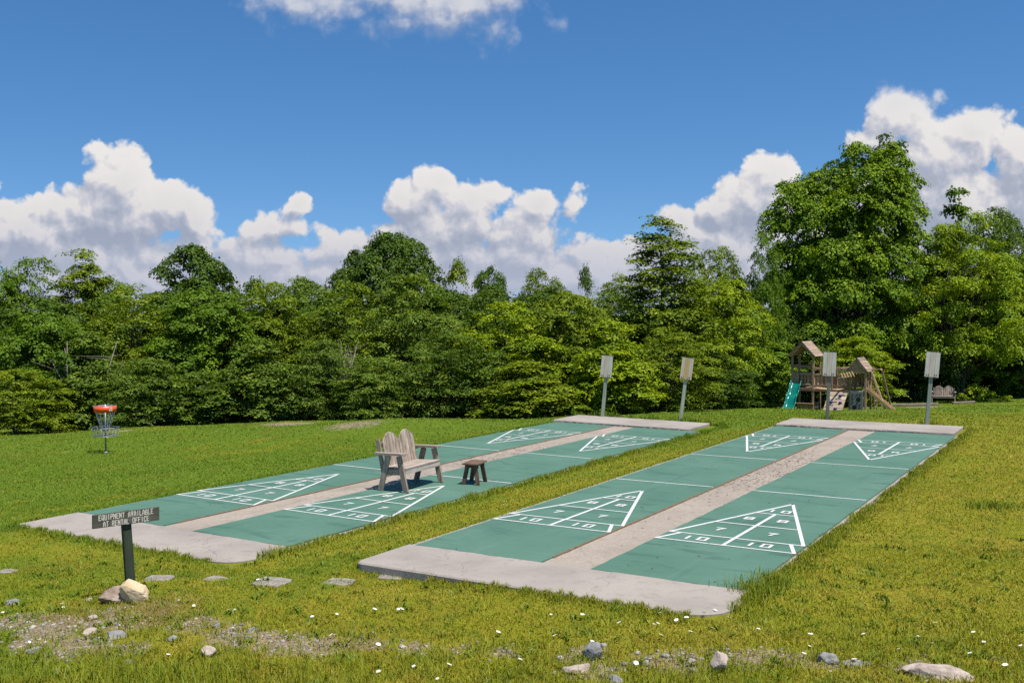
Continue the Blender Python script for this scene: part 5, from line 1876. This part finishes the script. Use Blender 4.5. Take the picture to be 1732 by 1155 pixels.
FM = flower_mesh()
DAISY = [(674, 1032), (680, 1033), (634, 1034), (528, 1044), (620, 1058), (591, 1072), (600, 1074), (570, 1040), (580, 1042), (396, 1031), (386, 1035), (328, 1025), (932, 1039), (985, 1045), (1037, 1029), (939, 1071), (938, 1077), (903, 1053), (843, 1075), (900, 1065), (1047, 1057), (1106, 1058), (1113, 1056), (1116, 1039), (1144, 1052), (1161, 1050), (1168, 1070), (1205, 1063), (1118, 1078), (1210, 1035), (1233, 1046), (1191, 1040), (1283, 1068), (1364, 1070), (1371, 1077), (1370, 1095), (1460, 1075), (1582, 1057), (1552, 1078), (1567, 1091), (1576, 1089), (1646, 1071), (1664, 1087), (1726, 1093), (1478, 1112), (1465, 1115), (1360, 1110), (1445, 1120), (105, 1023), (107, 1027), (5, 1037), (300, 978), (420, 990), (436, 982), (50, 1088), (152, 1088), (250, 1075), (285, 1111), (640, 1140), (700, 1130), (760, 1130), (1076, 1128), (880, 1120), (740, 1150), (640, 1095), (560, 1078), (852, 852), (1070, 790), (1002, 1090), (1520, 1098), (1640, 1110), (1700, 1130)]
rf = random.Random(5)
for px, py in DAISY:
    g = on_ground(px, py + 5)
    o = bpy.data.objects.new('daisy', FM); COL.objects.link(o)
    s = rf.uniform(.55, .95)
    o.location = g + Vector((0, 0, .055 * s)); o.scale = (s, s, s)
    o.rotation_euler = (rf.uniform(-.5, .4), rf.uniform(-.4, .4), rf.uniform(0, 6.28))
    tag(o, 'small white daisy with yellow eye standing in the grass', 'flower', 'white daisies in the grass')

# leaf litter and crumbs swept along the middle strips
n = 420
lx = rng.uniform(-GAP / 2, GAP / 2, n); ly = np.clip(rng.normal(size=n) * 1.9 + .6, -5, 6)
ex = rng.uniform(-HALF_W, HALF_W, 160); ey = rng.uniform(LANE_N, LANE_F, 160)
lx, ly = np.r_[lx, ex], np.r_[ly, ey]
kk_ = len(lx)
s = rng.uniform(.008, .028, kk_); a = rng.uniform(0, 6.28, kk_)
P = np.stack([lx, ly, np.where(np.abs(lx) < GAP / 2, -.010, .006)], 1)
A_ = np.stack([np.cos(a), np.sin(a), rng.normal(size=kk_) * .25], 1) * s[:, None]; B_ = np.stack([-np.sin(a), np.cos(a), rng.normal(size=kk_) * .25], 1) * s[:, None] * .5
V = np.stack([P - A_, P + B_, P + A_, P - B_], 1)
V[..., 2] = np.maximum(V[..., 2], P[:, None, 2] - .001) + .002
V2 = np.stack([-V[..., 0] * .98, V[..., 1] * .9 + .4, V[..., 2]], 2) @ A_NP.T + A_T
V = np.concatenate([V.reshape(-1, 3), V2[::2].reshape(-1, 3)])
M['litter'] = mat_plain('dry_leaf_crumbs', (0.13, 0.085, 0.05), .9, .4, 20)
lt = np_mesh('leaf_litter', V, np.arange(len(V)).reshape(-1, 4), M['litter'])
tag(lt, 'dry brown leaf crumbs scattered on the courts', 'litter', kind='stuff')
# ------------------------------------------------------------------ daylight
SUN_EL, SUN_AZ = rad(69), math.atan2(-0.22, 0.97)
sd = Vector((math.cos(SUN_EL) * math.cos(SUN_AZ), math.cos(SUN_EL) * math.sin(SUN_AZ), math.sin(SUN_EL)))
ld = bpy.data.lights.new('sun', 'SUN')
ld.energy = 5.0; ld.angle = rad(0.5); ld.color = (1.0, 0.95, 0.87)
lo = bpy.data.objects.new('sun', ld); COL.objects.link(lo)
lo.rotation_euler = sd.to_track_quat('Z', 'Y').to_euler(); lo.location = (0, 0, 40)

w = bpy.data.worlds.new('World'); sc.world = w
w.use_nodes = True
nt = w.node_tree
for n_ in list(nt.nodes):
    nt.nodes.remove(n_)
k = NB(nt)
sky = k.n('ShaderNodeTexSky', sky_type='NISHITA')
sky.sun_disc = False
sky.sun_elevation = SUN_EL
sky.sun_rotation = math.pi / 2 - SUN_AZ
sky.altitude = 1200; sky.air_density = 1.0; sky.dust_density = 0.6; sky.ozone_density = 3.0

# cloud density as a node group over a flat chart of the sky facing the wood: u across, v up
az0 = math.atan2(FWD.y, FWD.x)
fh = (math.cos(az0), math.sin(az0), 0); rh = (math.sin(az0), -math.cos(az0), 0)
# clouds: (px, py, half width, half height, strength) in the photograph's scale, turned into directions
CL = [(205, 305, 78, 62, 1.0), (150, 360, 95, 60, 1.0), (255, 352, 110, 62, 1.0), (330, 372, 45, 44, .8), (40, 400, 95, 72, 1.0), (-80, 420, 120, 95, 1.0), (130, 440, 190, 60, .9), (300, 440, 150, 55, .8),
      (505, 352, 34, 24, .9), (475, 385, 80, 46, .75), (560, 425, 120, 42, .6), (640, 440, 140, 40, .6), (420, 440, 130, 45, .6),
      (745, 312, 48, 40, 1.0), (690, 350, 50, 42, .9), (790, 345, 70, 48, .9), (740, 390, 120, 60, .85), (905, 350, 45, 34, .8), (890, 400, 110, 55, .8), (968, 355, 26, 40, .5), (820, 440, 190, 50, .75), (1000, 430, 110, 45, .55),
      (1310, 300, 46, 52, 1.0), (1275, 345, 70, 60, 1.0), (1215, 362, 40, 38, .9), (1150, 372, 42, 26, .8), (1230, 420, 140, 60, .9), (1350, 400, 120, 90, .9), (1080, 430, 80, 40, .5),
      (1518, 205, 66, 58, .75), (1475, 248, 44, 22, .7), (1600, 270, 120, 62, 1.0), (1640, 232, 70, 46, .9), (1735, 270, 80, 80, 1.0), (1620, 350, 180, 100, 1.0), (1500, 330, 100, 90, .9), (1800, 330, 140, 140, 1.0), (1900, 380, 200, 120, 1.0),
      (690, 8, 120, 46, .62), (800, 12, 110, 46, .6), (838, 38, 36, 36, .42), (600, 5, 110, 32, .52), (520, 10, 80, 30, .5), (690, 36, 80, 26, .5), (0, 312, 18, 24, .30),
      (180, 480, 340, 95, .85), (620, 480, 340, 88, .8), (1000, 475, 280, 84, .72), (1260, 470, 260, 95, .8), (1600, 450, 300, 120, .9)]
g = bpy.data.node_groups.new('cloud_density', 'ShaderNodeTree')
g.interface.new_socket('uv', in_out='INPUT', socket_type='NodeSocketVector')
g.interface.new_socket('d', in_out='OUTPUT', socket_type='NodeSocketFloat')
gk = NB(g)
gi = g.nodes.new('NodeGroupInput'); go = g.nodes.new('NodeGroupOutput')
uv = gi.outputs[0]
# domain warp gives ragged, cauliflower outlines
wn = gk.n('ShaderNodeTexNoise', noise_dimensions='2D'); gk.put(wn.inputs['Vector'], uv); wn.inputs['Scale'].default_value = 26; wn.inputs['Detail'].default_value = 4
off = gk.vmath('MULTIPLY', gk.vmath('SUBTRACT', wn.outputs['Color'], (.5, .5, .5)), (.016, .014, 0))
uvw = gk.vmath('ADD', uv, off)
acc = None
for px, py, rx, ry, st in CL:
    q = gk.vmath('MULTIPLY', gk.vmath('SUBTRACT', uvw, ((px - 866) / F, (530 - py) / F, 0)), (F / rx / 1.15, F / ry / 1.15, 0))
    v = gk.math('MULTIPLY', gk.math('SUBTRACT', 1.0, gk.vmath('LENGTH', q)), st)
    acc = v if acc is None else gk.math('SMOOTH_MAX', acc, v, .22)
vo = gk.n('ShaderNodeTexVoronoi', voronoi_dimensions='2D', feature='SMOOTH_F1'); gk.put(vo.inputs['Vector'], uvw)
vo.inputs['Scale'].default_value = 21; vo.inputs['Detail'].default_value = 3.6; vo.inputs['Roughness'].default_value = .55; vo.inputs['Smoothness'].default_value = .55
fn_ = gk.noise(uv, 46, 8, .64, dim='2D')
bill = gk.math('SUBTRACT', .60, vo.outputs['Distance'])
d_ = gk.math('ADD', acc, gk.math('ADD', gk.math('MULTIPLY', bill, .58), gk.math('MULTIPLY', gk.math('SUBTRACT', fn_, .5), .40)))
g.links.new(d_, go.inputs[0])

tc = k.n('ShaderNodeTexCoord').outputs['Generated']
df = k.math('MAXIMUM', k.vmath('DOT_PRODUCT', tc, fh), .08)
u = k.math('DIVIDE', k.vmath('DOT_PRODUCT', tc, rh), df)
v = k.math('DIVIDE', k.vmath('DOT_PRODUCT', tc, (0, 0, 1)), df)
cmb = k.n('ShaderNodeCombineXYZ'); k.put(cmb.inputs[0], u); k.put(cmb.inputs[1], v)


def dens(offset):
    nd = k.n('ShaderNodeGroup'); nd.node_tree = g
    k.put(nd.inputs[0], cmb.outputs[0] if offset is None else k.vmath('ADD', cmb.outputs[0], offset))
    return nd.outputs[0]


D0 = dens(None); D1 = dens((.005, .009, 0)); D2 = dens((.016, .036, 0))
soft = k.smooth(v, .17, .26)
cover = k.math('MULTIPLY', k.smooth(D0, k.math('MULTIPLY_ADD', soft, -.25, -.02), k.math('MULTIPLY_ADD', soft, .42, .19)), k.math('MULTIPLY_ADD', soft, -.2, 1.0))
lit = k.math('ADD', k.math('MULTIPLY', k.math('SUBTRACT', D0, D1), 1.25), k.math('MULTIPLY', k.math('SUBTRACT', D0, D2), .44))
lit = k.math('MINIMUM', k.math('MAXIMUM', lit, -.34), .40)
lit = k.math('ADD', lit, k.math('MULTIPLY', k.math('SUBTRACT', D0, .4), -.16))
lit = k.math('ADD', lit, k.smooth(v, .03, .15, -.22, .04))
shade = k.ramp(k.math('ADD', .455, lit, clamp=True), [(0.0, (.36, .41, .53)), (.30, (.46, .50, .60)), (.52, (.60, .61, .69)), (.78, (.79, .77, .77)), (1.0, (.92, .895, .87))])
# far, low cloud loses contrast into the haze
low = k.smooth(v, .085, .02)
shade = k.mix(k.math('MULTIPLY', low, .5), shade, (.50, .54, .68))
front = k.smooth(k.vmath('DOT_PRODUCT', tc, fh), .1, .3)
cover = k.math('MULTIPLY', k.math('MULTIPLY', cover, k.smooth(v, -.02, .0)), front)
lift = k.n('ShaderNodeCombineXYZ'); sx_ = k.n('ShaderNodeSeparateXYZ'); k.put(sx_.inputs[0], tc)
k.put(lift.inputs[0], sx_.outputs[0]); k.put(lift.inputs[1], sx_.outputs[1]); k.put(lift.inputs[2], k.math('ADD', k.math('MULTIPLY', k.math('MAXIMUM', sx_.outputs[2], 0.0), .92), .09))
k.put(sky.inputs[0], k.vmath('NORMALIZE', lift.outputs[0]))
hs = k.n('ShaderNodeHueSaturation'); hs.inputs['Saturation'].default_value = 1.27; hs.inputs['Value'].default_value = 1.16; hs.inputs['Hue'].default_value = .500
k.put(hs.inputs['Color'], sky.outputs[0])
bg1 = k.n('ShaderNodeBackground'); k.put(bg1.inputs[0], hs.outputs[0]); bg1.inputs[1].default_value = 0.092
hz = k.n('ShaderNodeBackground'); hz.inputs[0].default_value = (.34, .42, .59, 1)
hm = k.n('ShaderNodeMixShader'); k.put(hm.inputs[0], k.math('MULTIPLY', k.smooth(v, .075, .0), .80))
nt.links.new(bg1.outputs[0], hm.inputs[1]); nt.links.new(hz.outputs[0], hm.inputs[2])
bg2 = k.n('ShaderNodeBackground'); k.put(bg2.inputs[0], shade); bg2.inputs[1].default_value = .77
mx = k.n('ShaderNodeMixShader'); k.put(mx.inputs[0], cover)
nt.links.new(hm.outputs[0], mx.inputs[1]); nt.links.new(bg2.outputs[0], mx.inputs[2])
out = k.n('ShaderNodeOutputWorld'); nt.links.new(mx.outputs[0], out.inputs[0])
w.cycles.sampling_method = 'MANUAL'; w.cycles.sample_map_resolution = 512

sc.view_settings.view_transform = 'Standard'
sc.view_settings.look = 'None'
sc.view_settings.exposure = 0.30
sc.view_settings.gamma = 1.0
sc.render.engine = 'CYCLES'
sc.cycles.max_bounces = 6
sc.cycles.diffuse_bounces = 2
sc.cycles.glossy_bounces = 2
sc.cycles.transmission_bounces = 4
sc.cycles.transparent_max_bounces = 4
sc.cycles.use_adaptive_sampling = True
sc.cycles.use_denoising = False
